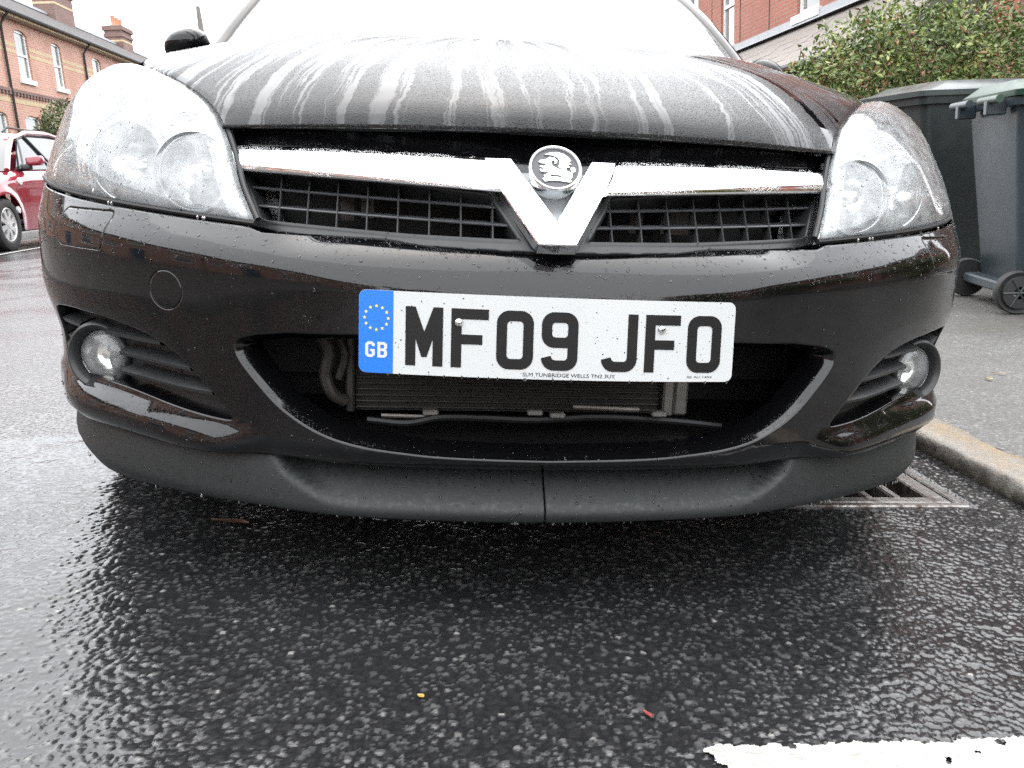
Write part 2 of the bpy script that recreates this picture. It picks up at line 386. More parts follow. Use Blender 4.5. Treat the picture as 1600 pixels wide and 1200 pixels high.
cell = k.ramp(k.vor(95, o_), [(0, 1), (.5, .25), (.8, 0)])
mid = k.math('MULTIPLY', cell, k.math('SUBTRACT', 1.0, hue.outputs['Fac']))
k.p(Normal=k.bump(k.math('ADD', mid, k.math('MULTIPLY', fine, .20)), .40, .0030)); MT['road'] = k.m
k = NT('damp_pavement'); o_ = k.obj(); sp_ = k.vor(140, o_, 'Color'); g1 = k.n('SeparateColor', {0: sp_})
c1 = k.ramp(g1.outputs[0], [(0, (.065, .063, .06)), (.7, (.10, .098, .095)), (.95, (.14, .135, .13)), (1, (.22, .21, .19))])
k.p(Base_Color=k.mix(k.ramp(k.noise(2.2, o_, 6), [(.42, 0), (.7, .6)]), c1, (.06, .052, .044)), Roughness=.55, Normal=k.bump(k.math('ADD', k.vor(140, o_), k.noise(300, o_, 2)), .5, .003)); MT['pavement'] = k.m
k = NT('kerb_stone'); o_ = k.obj(); och = k.ramp(k.noise(9, o_, 8, .7), [(.38, 0), (.62, .9)])
sepk = k.n('SeparateXYZ', {0: o_}); topm = k.math('MULTIPLY', och, k.ramp(k.math('ADD', sepk.outputs[2], k.math('MULTIPLY', k.math('SUBTRACT', k.noise(20, o_, 4), .5), .03)), [(.040, 0), (.052, 1)]))
stn = k.mix(k.noise(60, o_, 5), (.10, .092, .08), (.27, .25, .22)); och_c = k.mix(k.noise(90, o_, 4), (.19, .125, .065), (.34, .25, .14))
low_tone = k.ramp(k.math('ADD', sepk.outputs[2], k.math('MULTIPLY', k.noise(25, o_, 5), .05)), [(.030, 1), (.062, 0)])  # mask that darkens the kerb towards its bottom, with a ragged edge
k.p(Base_Color=k.mix(topm, k.mix(low_tone, stn, (.035, .032, .024)), och_c), Roughness=.38, Normal=k.bump(k.noise(180, o_, 4), .6, .004)); MT['kerb'] = k.m
k = NT('road_paint'); o_ = k.obj()
k.p(Base_Color=k.mix(k.ramp(k.noise(45, o_, 6), [(.35, 0), (.7, 1)]), (.27, .265, .245), (.47, .465, .445)), Roughness=.45, Normal=k.bump(k.noise(220, o_, 3), .4, .002)); MT['line'] = k.m
k = NT('wet_cast_iron'); o_ = k.obj(); rs = k.ramp(k.noise(35, o_, 5), [(.45, 0), (.62, 1)])
k.p(Base_Color=k.mix(rs, (.26, .25, .24), (.07, .05, .042)), Metallic=.6, Roughness=k.mixf(rs, .22, .55), Normal=k.bump(k.noise(120, o_, 4), .5, .003)); MT['iron'] = k.m
MT['soil'] = plain('garden_soil', (.05, .042, .03), .9, var=.4, vscale=3, bumpy=(25, .6, .02))
MT['grass'] = plain('rough_ground', (.06, .065, .045), .9, var=.4, vscale=2, bumpy=(30, .6, .02))
# ---------------------------------------------------------------- road
CROWN = -1.8
def road_z(x): x = np.asarray(x, float); return -.116*.35*np.log1p(np.exp(np.clip((CROWN-x)/.35, -40, 40)))
def hash2(ix, iy, k): 
    h = (ix.astype(np.int64)*374761393 + iy.astype(np.int64)*668265263 + k*974634777) & 0x7fffffff
    h = ((h ^ (h >> 13))*1274126177) & 0x7fffffff; h = (h ^ (h >> 16)); return (h % 100003)/100003.
def worley(x, y, c):
    gx, gy = x/c, y/c; ix, iy = np.floor(gx), np.floor(gy); f1 = np.full(x.shape, 9.); f2 = f1.copy(); idv = np.zeros(x.shape)
    for a in (-1, 0, 1):
        for b in (-1, 0, 1):
            jx, jy = ix+a, iy+b; px, py = jx+.08+.84*hash2(jx, jy, 1), jy+.08+.84*hash2(jx, jy, 2)
            d = np.hypot(gx-px, gy-py); v = hash2(jx, jy, 3); near = d < f1
            f2 = np.where(near, f1, np.minimum(f2, d)); idv = np.where(near, v, idv); f1 = np.where(near, d, f1)
    return f1, f2, idv
def stones(x, y):
    """height of the chippings in the asphalt and a tone for each chip"""
    f1, f2, v = worley(x, y, .0068); a1, a2, u = worley(x+3.3, y+1.7, .015)
    b1_, b2_, bv = worley(x+7.7, y+5.1, .0112); _, _, pm = worley(x+.01*np.sin(y*60), y+.01*np.sin(x*70), .030); cs = pm > .62
    f1 = np.where(cs, b1_, f1); v = np.where(cs, bv*.9, v)
    rad_ = .30+.22*v; dome = np.clip((rad_+.16-f1)/.20, 0, 1); dome = dome*dome*(3-2*dome)
    h = dome*(.35+.65*v)*.0020
    bigc = (u > .84) & (a1 < .36); bd_ = np.clip((.40-a1)*6, 0, 1); h = np.where(bigc, np.maximum(h, .0021*bd_), h)
    lo = .0016*(np.sin(x*7.1+np.sin(y*5.3))*np.sin(y*6.3+1.1*np.sin(x*4.7))) + .0010*np.sin(x*23+2*np.sin(y*17))*np.sin(y*19)+.0007*np.sin(x*51+np.sin(y*37))*np.sin(y*43+1)
    light = (v > .62) & (f1 < rad_*.92)
    tone = np.where(light, .45+.45*((v-.62)/.38)**2, .12+.16*v*(f1 < rad_)); tone = np.where(bigc & (a1 < .30), .55+.45*((u-.84)/.16)**2, tone)
    wl = .00022+.00048*sstep(-x, .25, 1.0)+.0003*np.sin(x*5.1+np.sin(y*9))*np.sin(y*7.7+1.3); wet = np.clip((wl-h)/.0003, 0, 1)
    return np.maximum(h, wl)+lo, np.clip(tone, 0, 1), wet
def axis_pts(a, b, fine, lo, hi, grow=1.35, first=None):
    c = list(np.arange(a, b+fine/2, fine)); st = fine
    p = c[-1]
    while p < hi: st *= grow; p = min(hi, p+st); c.append(p)
    st = fine; p = c[0]
    while p > lo: st *= grow; p = max(lo, p-st); c.insert(0, p)
    return np.array(c)
ROAD_R, ROAD_L = 1.10, -6.6
DR = (.535, .478, .975, .80)       # drain: x0, y0, x1, y1
gx = axis_pts(-1.30, ROAD_R, .0030, ROAD_L-.05, ROAD_R); gy = axis_pts(-.42, .95, .0030, -70, 160)
X, Y = np.meshgrid(gx, gy, indexing='ij'); H, TN, WET = stones(X, Y)
amt = sstep(X, -1.34, -1.0)*sstep(Y, -.46, -.41)*(1-sstep(Y, .90, .98))
Z = road_z(X)+H*amt
hole = (X > DR[0]+.02) & (X < DR[2]-.02) & (Y > DR[1]+.02) & (Y < DR[3]-.02); Z = np.where(hole, -.16, Z)
flat = (X > DR[0]-.008) & (X < DR[2]+.008) & (Y > DR[1]-.008) & (Y < DR[3]+.008) & ~hole; Z = np.where(flat, -.004, Z)
road = grid_mesh('road', np.stack([X, Y, Z], -1), MT['road'])
road['kind'] = 'structure'; road['label'] = 'wet dark asphalt road with fine stone chippings'
for nm, arr in (('stone', TN), ('lift', amt), ('wet', WET)):
    a_ = road.data.attributes.new(nm, 'FLOAT', 'POINT'); a_.data.foreach_set('value', arr.reshape(-1).astype(np.float32))
# white bay line, worn through where the chippings stand proud
lx, ly = np.arange(.150, 1.06, .0019), np.arange(-.40, -.2805, .0019); LX, LY = np.meshgrid(lx, ly, indexing='ij')
_, _, wv = worley(LX, LY, .03); h_, _t, _w = stones(LX, LY)
edge = .008*np.sin(LX*61)*np.sin(LX*23+1)+.004*np.sin(LX*190)+.003*np.sin(LX*410+1)+.0015*np.sin(LX*903+LY*400); edge2 = .006*np.sin(LY*130)+.004*np.sin(LY*300)
n1 = np.sin(LX*47+3*np.sin(LY*31))*np.sin(LY*53+2*np.sin(LX*29))+.6*np.sin(LX*121+LY*77)*np.sin(LY*133-LX*41)
ok = (LY < -.290+edge*.38) & (LX > .158+edge2) & ~((n1 > 1.3)) & ~((h_ > .0021) & (wv > .45)) & ~((wv > .975) & (n1 > .1))
idx = np.arange(ok.size).reshape(ok.shape); V = np.stack([LX, LY, h_*.80+.0034], -1).reshape(-1, 3)
fs = [(idx[i, j], idx[i+1, j], idx[i+1, j+1], idx[i, j+1]) for i in range(len(lx)-1) for j in range(len(ly)-1) if ok[i, j] and ok[i+1, j] and ok[i, j+1] and ok[i+1, j+1]]
used = np.unique(np.array(fs)); rm = {int(a): i for i, a in enumerate(used)}
ln = mesh('road_marking', V[used], [tuple(rm[int(a)] for a in f) for f in fs], MT['line']); ln['kind'] = 'structure'; ln['label'] = 'thick white bay line with ragged worn edge'
# far bay line beside the red car
lx = np.linspace(-4.78, -4.68, 3); ly = np.linspace(4, 40, 60); LX, LY = np.meshgrid(lx, ly, indexing='ij')
l2 = grid_mesh('road_marking', np.stack([LX, LY, road_z(LX)+.006], -1), MT['line']); l2['kind'] = 'structure'; l2['label'] = 'faded pale bay line along the far side'
# ---------------------------------------------------------------- kerb and pavement
KH = .05
def pave_z(x): x = np.asarray(x, float); return KH-.004+np.clip(x-2.0, 0, None)*.0875
px_ = np.r_[np.linspace(1.215, 2.2, 12), np.linspace(2.4, 4.1, 8)]; py_ = np.r_[-70, -30, -10, np.linspace(-4, 12, 30), 20, 40, 80, 160]
PX, PY = np.meshgrid(px_, py_, indexing='ij')
pv = grid_mesh('pavement', np.stack([PX, PY, pave_z(PX)], -1), MT['pavement']); pv['kind'] = 'structure'; pv['label'] = 'damp grey tarmac pavement behind the kerb'
def kerb_mesh(seed, L=.905):
    rg = np.random.default_rng(seed); ny = 60; prof = [(0, -.12), (0, 0), (.001, .018), (.004, .036), (.014, .047), (.028, .0505), (.05, .051), (.075, .0505), (.10, .051), (.124, .049), (.13, .044), (.13, -.12)]
    ys = np.linspace(0, L, ny); P = np.zeros((ny, len(prof), 3))
    ph = rg.random((6, 3))*6.28
    for i, y in enumerate(ys):
        e = min(y, L-y); ch = .010*max(0, 1-e/.012)
        for j, (a, b) in enumerate(prof):
            nz = sum(np.sin(y*f+ph[q, 0]+j*1.3*(q+1))*am for q, (f, am) in enumerate(((9, .0025), (27, .002), (61, .0018), (113, .0013), (190, .0009))))
            P[i, j] = (a+nz*(1 if 0 < j < 6 else .4), y, b-(ch if b > 0 else 0)+(nz*.7 if 1 < j < 10 else 0))
    me_ = grid_mesh('kerb_stone', P, MT['kerb'], flip=True)
    bmx = me_.data; return me_
kerb = empty('kerb'); kerb['kind'] = 'structure'; kerb['label'] = 'low stone kerb with ochre stained top'
kv = [kerb_mesh(s) for s in (1, 2, 3)]
for o in kv: o.parent = kerb
ks = -3.33; i = 0
while ks < 34:
    o = kv[i] if i < 3 else kv[i % 3].copy()
    if i >= 3: link(o, kerb)
    o.location = (1.09, ks, 0); ks += .915; i += 1
# far side
PX, PY = np.meshgrid(np.array([ROAD_L-.0, ROAD_L-.001, ROAD_L-.12, -8.6, -13.2]), np.array([-70, -20, 0, 20, 40, 80, 160.]), indexing='ij')
zz = road_z(ROAD_L)+np.array([-.1, .10, .11, .13, .13])
fp = grid_mesh('pavement', np.stack([PX, PY, zz[:, None]+0*PY + np.array([0, 0, 0, 0, -.4])[:, None]*0], -1), MT['pavement'], flip=True); fp['kind'] = 'structure'; fp['label'] = 'far pavement in front of the brick terrace'
gd = mesh('ground', [(-600, -600, -1.3), (600, -600, -1.3), (600, 900, -1.3), (-600, 900, -1.3)], [(0, 1, 2, 3)], MT['grass']); gd['kind'] = 'structure'; UPRIGHT.add(gd)
gp = mesh('front_garden', [(3.6, -40, .0), (9, -40, .0), (9, 120, .0), (3.6, 120, .0)], [(0, 1, 2, 3)], MT['soil']); gp['kind'] = 'structure'; UPRIGHT.add(gp)
gp.location.z = -.16
# ---------------------------------------------------------------- drain grate
dr = empty('drain_grate', ((DR[0]+DR[2])/2, (DR[1]+DR[3])/2, 0)); tag(dr, 'wet cast iron drain grate with slots set in road beside kerb', 'drain')
cx, cy = dr.location.x, dr.location.y; hw, hh = (DR[2]-DR[0])/2, (DR[3]-DR[1])/2
fr_ = MB()
for a, b in (((-hw, -hh), (hw, -hh+.022)), ((-hw, hh-.022), (hw, hh)), ((-hw, -hh+.022), (-hw+.022, hh-.022)), ((hw-.022, -hh+.022), (hw, hh-.022))): fr_.bevbox((a[0], a[1], -.12), (b[0], b[1], .004), .003)
fr_.build('frame', MT['iron'], dr)
lid = MB(); iw, ih = hw-.026, hh-.026
lid.bevbox((-iw, -ih, -.05), (iw, -ih+.032, .002), .003).bevbox((-iw, ih-.032, -.05), (iw, ih, .002), .003)
lid.bevbox((-iw, -ih+.032, -.05), (-iw+.028, ih-.032, .002), .003).bevbox((iw-.040, -ih+.032, -.05), (iw, ih-.032, .002), .003)
lid.build('rim', MT['iron'], dr)
nb = 5; bx0, bx1 = -iw+.028, iw-.040; pitch_ = (bx1-bx0)/nb
b0 = MB().bevbox((-.0105, -ih+.032, -.05), (.0105, ih-.032, .001), .004).build('bar', MT['iron'], dr)
for q in range(nb-1):
    o = b0 if q == 0 else b0.copy()
    if q: link(o, dr)
    o.location = (bx0+pitch_*(q+1), 0, 0)
pit = MB().box((-hw+.01, -hh+.01, -.158), (hw-.01, hh-.01, -.15)); pit.build('pit', MT['dark'], dr)
# ---------------------------------------------------------------- fallen leaves
def leaf_mesh(name, L, W, m, curl=.3):
    P = np.zeros((9, 5, 3))
    for i, t in enumerate(np.linspace(0, 1, 9)):
        wd = W*(math.sin(math.pi*min(1, t**.8))+.02)/2
        for j, u in enumerate((-1, -.5, 0, .5, 1)): P[i, j] = (u*wd, (t-.5)*L, .002+curl*W*(abs(u)**2)*.5+.15*W*math.sin(t*5+u)*.3)
    return grid_mesh(name, P, m)
MT['leaf_y'] = plain('yellow_leaf', (.34, .24, .05), .35, var=.3, vscale=60); MT['leaf_r'] = plain('red_leaf', (.22, .04, .035), .35, var=.3, vscale=60); MT['leaf_b'] = plain('brown_leaf', (.07, .034, .02), .4, var=.4, vscale=50)
MT['twig'] = plain('pale_twig', (.36, .25, .12), .6)
for x, y, L, W, rz, mm, lb, zz in ((-.174, -.180, .011, .008, .9, 'leaf_y', 'tiny yellow leaf on the wet road', .003), (.102, -.227, .019, .006, .5, 'leaf_r', 'small red leaf lying on the wet road', .003),
    (-.525, .385, .075, .022, 1.3, 'leaf_b', 'brown wet leaf under the spoiler', .004), (1.80, 1.62, .05, .010, 1.0, 'twig', 'thin tan twig on the pavement', KH), (1.70, 1.525, .03, .018, .3, 'leaf_y', 'pale fallen leaf beside the twig on pavement', KH)):
    o = leaf_mesh('fallen_leaf' if mm != 'twig' else 'twig', L, W, MT[mm]); o.location = (x, y, zz); o.rotation_euler[2] = rz; tag(o, lb, 'leaf' if mm != 'twig' else 'twig')
# ================================================================ the black car
car = empty('black_car'); tag(car, 'wet black hatchback with open lower intake and white number plate parked by the kerb', 'car')
PP = np.array([(0, .008), (.15, .013), (.30, .034), (.446, .092), (.56, .155), (.66, .226), (.745, .306), (.815, .398), (.864, .50), (.888, .62), (.894, .76), (.893, .92), (.893, 1.08)])
PC = catmull(PP, 40, sym=True); PS = np.r_[0, np.cumsum(np.linalg.norm(np.diff(PC, axis=0), axis=1))]
_T = np.gradient(PC, axis=0); _T /= np.linalg.norm(_T, axis=1)[:, None]; PN = np.c_[_T[:, 1], -_T[:, 0]]
def plan(s, z, d):
    a = np.abs(s); sg = np.where(np.asarray(s) < 0, -1., 1.)
    x, y, nx, ny = (np.interp(a, PS, q) for q in (PC[:, 0], PC[:, 1], PN[:, 0], PN[:, 1])); L = np.hypot(nx, ny)
    return np.stack([sg*(x+d*nx/L), y+d*ny/L, z+0*a], -1)
def surface(dfun):
    def f(s, z):
        s = np.asarray(s, float); z = np.asarray(z, float); p = plan(s, z, dfun(s, z)); e = 1e-3
        ps = plan(s+e, z, dfun(s+e, z))-plan(s-e, z, dfun(s-e, z)); pz = plan(s, z+e, dfun(s, z+e))-plan(s, z-e, dfun(s, z-e))
        n = np.cross(ps, pz); n /= np.linalg.norm(n, axis=-1)[..., None]
        return p, n
    return f
splus = lambda h, wd: wd*np.log1p(np.exp(np.clip(h/wd, -40, 40)))
def d_bumper(s, z):
    a = np.abs(s)
    zc = np.interp(a, [0, .12, .25, .42, .6, .8, 1.1], [.492, .495, .502, .517, .528, .538, .545])
    sl = np.interp(a, [0, .3, .44, .6, .8, .95, 1.15], [.75, .95, 1.15, 1.05, .8, .45, .1])
    d = -sl*splus(z-zc, .005)
    d = d-1.6*splus(z-.533, .003)*(1-sstep(a, .33, .43))
    zb = np.interp(a, [.40, .463, .475, .55, .65, .745, .86, .94], [.280, .280, .278, .281, .286, .290, .293, .296]); led = 1-sstep(z, zb-.020, zb-.004)
    d = d-.024*(1-sstep(z, .325, .445))*sstep(a, .50, .72)+.014*led*sstep(a, .50, .72)*(1-.9*sstep(a, .80, 1.0))
    d = d+(.018*led*(1-.7*sstep(a, .80, 1.0))-.018*(1-sstep(z, .221, .238)))*sstep(a, .40, .50)    # body coloured bar below the fog lamps
    d = d+(-.012*(1-sstep(z, .232, .248)))*(1-sstep(a, .40, .50))
    return d
FB = surface(d_bumper)
intake_half = [(0, .422), (.27, .422), (.37, .418), (.42, .411), (.447, .403), (.456, .393), (.450, .374), (.422, .343), (.381, .307), (.327, .279), (.27, .264), (.20, .256), (.14, .252), (0, .249)]
ih_ = catmull(np.array(intake_half[3:]), 6); ih_ = np.vstack([intake_half[:3], ih_]); ih_[-1, 0] = 0
INTAKE = np.vstack([ih_[::-1], (ih_*[-1, 1])[1:-1]])
bay_half = catmull(np.array([(.95, .380), (.93, .398), (.86, .406), (.78, .406), (.70, .400), (.62, .387), (.56, .364), (.51, .330), (.475, .299), (.463, .284), (.475, .280), (.55, .284), (.65, .289), (.745, .293), (.86, .296), (.94, .300), (.96, .330)]), 4)
BAY_R = bay_half[::-1].copy(); BAY_L = (bay_half*[-1, 1])
TOW = circle(-.578, .461, .0325, 36, .029); 
WASH_R = rrect(.715, .507, .862, .566, .014); WASH_L = WASH_R*[-1, 1]
top_r = np.array([(0, .547), (.2, .548), (.38, .5495), (.43, .550), (.455, .5555), (.54, .5605), (.65, .5675), (.83, .5785), (.95, .588), (1.02, .594), (1.06, .612), (1.075, .62)])
bot_r = np.array([(1.075, .30), (1.06, .235), (.98, .225), (.9, .222), (.79, .224), (.67, .228), (.51, .233), (.375, .235), (.23, .234), (0, .234)])
half = np.vstack([top_r, bot_r]); BUMP = np.vstack([half, (half*[-1, 1])[::-1][1:-1]])[::-1]
gap = lambda P, g: offset2(resample(P, .006), g)
panel_edge = ((0, .002), (0, .012)); 
lip = [((.0012, .003), (.0055, .0085), (.0098, .018), (.0115, .05)), ((.001, .003), (.002, .042)), ((.001, .003), (.002, .042)), ((0, .002), (0, .012)), ((0, .002), (0, .012)), ((0, .002), (0, .012))]
bumper = patch('bumper', BUMP, [INTAKE, BAY_R, BAY_L, TOW, WASH_R, WASH_L], FB, MT['paint'], car, res=.013, ds=.008, edge=panel_edge, hole_edges=lip)
for nm, P in (('tow_cover', TOW), ('washer_cover', WASH_R), ('washer_cover', WASH_L)):
    patch(nm, offset2(P, .0013), [], FB, MT['paint'], car, res=.012, ds=.006, edge=panel_edge)
# ---- spoiler
def d_spoiler(s, z):
    a = np.abs(s); zn = (z-.153)/.078
    ramp = -.004-.062*np.clip((zn-.27)/.73, 0, 1)
    flat_ = -.012*np.clip(zn, 0, 1)**2-.004
    edge_ = .392-.10*(1-np.clip((zn-.25)/.75, 0, 1))**1.5
    wgt = sstep(a, edge_-.008, edge_+.016)
    d = ramp*(1-wgt)+flat_*wgt
    return d-.05*np.clip(.10-zn, 0, 1)-.03*sstep(a, .7, 1.0)
FS = surface(d_spoiler)
spt = np.array([(0, .2315), (.23, .2315), (.375, .2325), (.51, .2305), (.67, .226), (.79, .2215), (.9, .2195), (.98, .222), (1.0, .224)])
spb = np.array([(1.0, .175), (.96, .158), (.88, .145), (.79, .141), (.67, .146), (.57, .150), (.42, .155), (.25, .1565), (.14, .1555), (.002, .1535)])
for sg in (1, -1):
    P = np.vstack([spt, spb]); P[0, 0] = .0012; P[-1, 0] = .0012; P = P*[sg, 1]; P = P[::-1] if sg > 0 else P
    patch('spoiler', P, [], FS, MT['spoiler'], car, res=.0065, ds=.006, edge=((0, .002), (.0, .03)))
# ---- fog lamp bays
def bay_panel(sg):
    d_ = lambda s, z: d_bumper(s, np.maximum(z, .282))-.034
    P = BAY_R if sg > 0 else BAY_L
    g = patch('fog_lamp_grille', offset2(resample(P, .01), -.001), [], surface(d_), MT['trim'], car, res=.02, ds=.01, edge=())
    for zz, ss in ((.377, .012), (.346, .010), (.315, .008)):
        pr = resample(P, .004); ins = []
        sv = np.linspace(.44, .955, 160)*sg; zv = zz-.018*np.abs(sv-.7*sg)*np.sign((.7*sg-sv)*sg)*1.0
        zv = zz+.012*(.74-np.abs(sv))
        okk = inside(np.c_[sv, zv], offset2(pr, .004)); pxy = plan(sv, zv, d_bumper(sv, zv))[:, [0, 2]]
        okk &= np.hypot(pxy[:, 0]-.715*sg, pxy[:, 1]-.329) > .056
        for ok in (okk & (np.abs(pxy[:, 0]) < .715), okk & (np.abs(pxy[:, 0]) >= .715)):
          if ok.sum() < 5: continue
          sv2, zv2 = sv[ok], zv[ok]
          sect = [(-.037, .010), (-.012, .0045), (-.004, .0), (-.006, -.005), (-.020, -.008), (-.037, -.010)]
          G_ = np.array([[plan(np.array(s), np.array(z+dz), np.array(dd*.95+d_bumper(np.array(s), np.array(z)))) for dd, dz in sect] for s, z in zip(sv2, zv2)])
          grid_mesh('slat', G_, MT['trim'], g, flip=(sg < 0), sharp=50)
    # small bolt hole
    return g
for sg in (1, -1):
    bay_panel(sg)
    c = np.array([.707*sg, .306, .328]); th = R(18); ax = np.array([math.sin(th)*sg, -math.cos(th), .04])
    fl = MB().lathe([(.056, -.06), (.0595, -.012), (.0585, -.003), (.056, .003), (.052, .005), (.0475, .002), (.0435, -.005), (.042, -.018), (.0415, -.04)], c, ax, 48).build('fog_lamp', MT['trim'], car, True, 60)
    MB().lathe([(.0001, -.0002), (.018, -.001), (.029, -.004), (.037, -.008), (.0412, -.013)][::-1], c, ax, 40).build('lens', MT['foglens'], fl, True, 80); face_towards(fl.children[-1], ax)
    MB().lathe([(.0408, -.016), (.036, -.026), (.028, -.036), (.014, -.042), (.006, -.043)], c, ax, 40).build('reflector', MT['reflector'], fl, True, 80)
    MB().lathe([(.0405, -.0135), (.0418, -.0115), (.0422, -.018)], c, ax, 40).build('rim', MT['chrome_plain'], fl, True)
    MB().lathe([(.001, -.018), (.0075, -.019), (.009, -.026), (.009, -.043)], c, ax, 20).build('bulb', MT['lamp_grey'], fl, True, 50)
    b = plan(np.array(.606*sg), np.array(.330), d_bumper(np.array(.606*sg), np.array(.330))-.0325); MB().lathe([(.0045, 0), (.005, .0008), (.0001, .0009)], b, PN[500]*0+0 if False else np.array([math.sin(R(35))*sg, -math.cos(R(35)), 0]), 14).build('bolt_hole', MT['dark'], fl, True)
# ---- upper grille
def yG(x, z): return .027+.74*x*x+(z-.551)*(.81-.45*np.abs(x))
def grille_f(off):
    def f(x, z):
        x = np.asarray(x, float); z = np.asarray(z, float); q = lambda a, b: np.stack([a, yG(a, b)+off, b+0*a], -1); e = 1e-3
        n = np.cross(q(x+e, z)-q(x-e, z), q(x, z+e)-q(x, z-e)); n /= np.linalg.norm(n, axis=-1)[..., None]; return q(x, z), n
    return f
open_r = np.array([(.040, .5495), (.20, .5510), (.408, .5580), (.421, .5615), (.426, .567), (.459, .636), (.25, .630), (.086, .617)])
sur_half = np.array([(0, .5395), (.2, .541), (.38, .5475), (.440, .5525), (.455, .585), (.472, .63), (.480, .672), (.478, .693), (.40, .694), (.2, .697), (0, .699)])
SUR = np.vstack([sur_half, (sur_half*[-1, 1])[::-1][1:-1]])
grille = patch('grille', SUR, [open_r, open_r[::-1]*[-1, 1]], grille_f(.024), MT['trim'], car, res=.014, ds=.008, edge=((0, .004), (0, .03)), hole_edges=[((.003, -.003), (.006, .002), (.008, .03))]*2)
top_w = np.array([(0, .699), (.2, .697), (.40, .694), (.478, .693), (.475, .672), (.40, .668), (.2, .664), (.07, .662), (.03, .62), (0, .585)])
TOPP = np.vstack([top_w, (top_w*[-1, 1])[::-1][1:-1]])
patch('grille_cowl', TOPP, [], grille_f(.017), MT['paint'], grille, res=.012, ds=.008, edge=((0, .003), (0, .02)))
xs8 = [.084+.0440*q for q in range(8)]
for sg in (1, -1):
    for zz0, zz1 in ((.571, .583), (.594, .609)):
        P = []
        for x in np.linspace(.045, .455, 40):
            z = zz0+(zz1-zz0)*(x-.045)/.41
            P.append([(sg*x, yG(x, z)+.027+dy, z+dz) for dy, dz in ((0, 0), (.002, .0018), (.035, .0035), (.035, -.002), (.001, -.0015), (0, 0))])
        grid_mesh('horizontal_bar', np.array(P), MT['bar'], grille, flip=(sg < 0), sharp=40)
    for x in xs8:
        P = []
        for z in np.linspace(.545, .640, 8):
            P.append([(sg*(x+dx), yG(x, z)+.0255+dy, z) for dx, dy in ((0, 0), (.0011, .0015), (.0015, .03), (-.0015, .03), (-.0011, .0015), (0, 0))])
        grid_mesh('vertical_bar', np.array(P), MT['bar'], grille, flip=(sg > 0), sharp=40)
# dark room behind the grille
MB().box((-.44, .30, .50), (.44, .31, .70)).build('back_panel', MT['dark'], grille)
for x0, x1, z0, z1 in ((-.305, -.285, .565, .60), (-.275, -.255, .57, .60), (.14, .162, .56, .62), (.19, .235, .56, .605)):
    MB().box((x0, .21, z0), (x1, .215, z1)).build('bracket', MT['hose'], grille)
# ---- chrome bars and V
for sg in (1, -1):
    P = []; xsb = np.r_[np.linspace(.072, .468, 60), [.472, .475, .477, .478]]
    for x in xsb:
        t = (x-.07)/.40; zb = .6165+.0165*t; zt = .6665+.0045*t
        e = max(0, (x-.468)/.0101); sh = 1-math.sqrt(max(0, 1-e*e)); zb += sh*.007; zt -= sh*.007
        row = []
        for u, dep in ((0, .018), (0, .004), (.02, .0005), (.06, -.0018), (.2, -.0062), (.4, -.0088), (.6, -.0085), (.8, -.0055), (.94, -.0018), (.98, .0004), (1, .004), (1, .018)):
            z = zb+(zt-zb)*u; x2 = x+(.026*u*(1-t) if x < .12 else .026*u*(1-t))
            yb = .0688+.70*(x*x-.0052)+ (z-.6165)*(.95-.12*t)
            row.append((sg*x2, yb+dep, z))
        P.append(row)
    P = [[tuple(np.mean(P[0], 0))]*len(P[0])]+P+[[tuple(np.mean(P[-1], 0))]*len(P[-1])]
    grid_mesh('chrome_bar', np.array(P), MT['chrome'], car, flip=(sg < 0), sharp=50)
VW = np.array([0, .090, .111]); VW = VW/np.linalg.norm(VW); VN = np.array([0, -VW[2], VW[1]])
def vmap(u, v, h): return np.array([u, .012, .551])+VW*v+VN*h+np.array([0, .30*abs(u), 0])
vee = empty('chrome_v', parent=car)
for sg in (1, -1):
    arm = np.array([(0, 0), (.0255, 0), (.086, .112), (.094, .1415), (.0585, .1415), (0, .036)])*[sg, 1]
    extrude2('arm', arm, [], vmap, .0035, -.018, MT['chrome'], vee, res=.008, ds=.006, bev=.0016)
extrude2('centre_plate', np.array([(-.05, .125), (0, .03), (.05, .125)]), [], vmap, -.006, -.01, MT['lamp_dark'], vee)
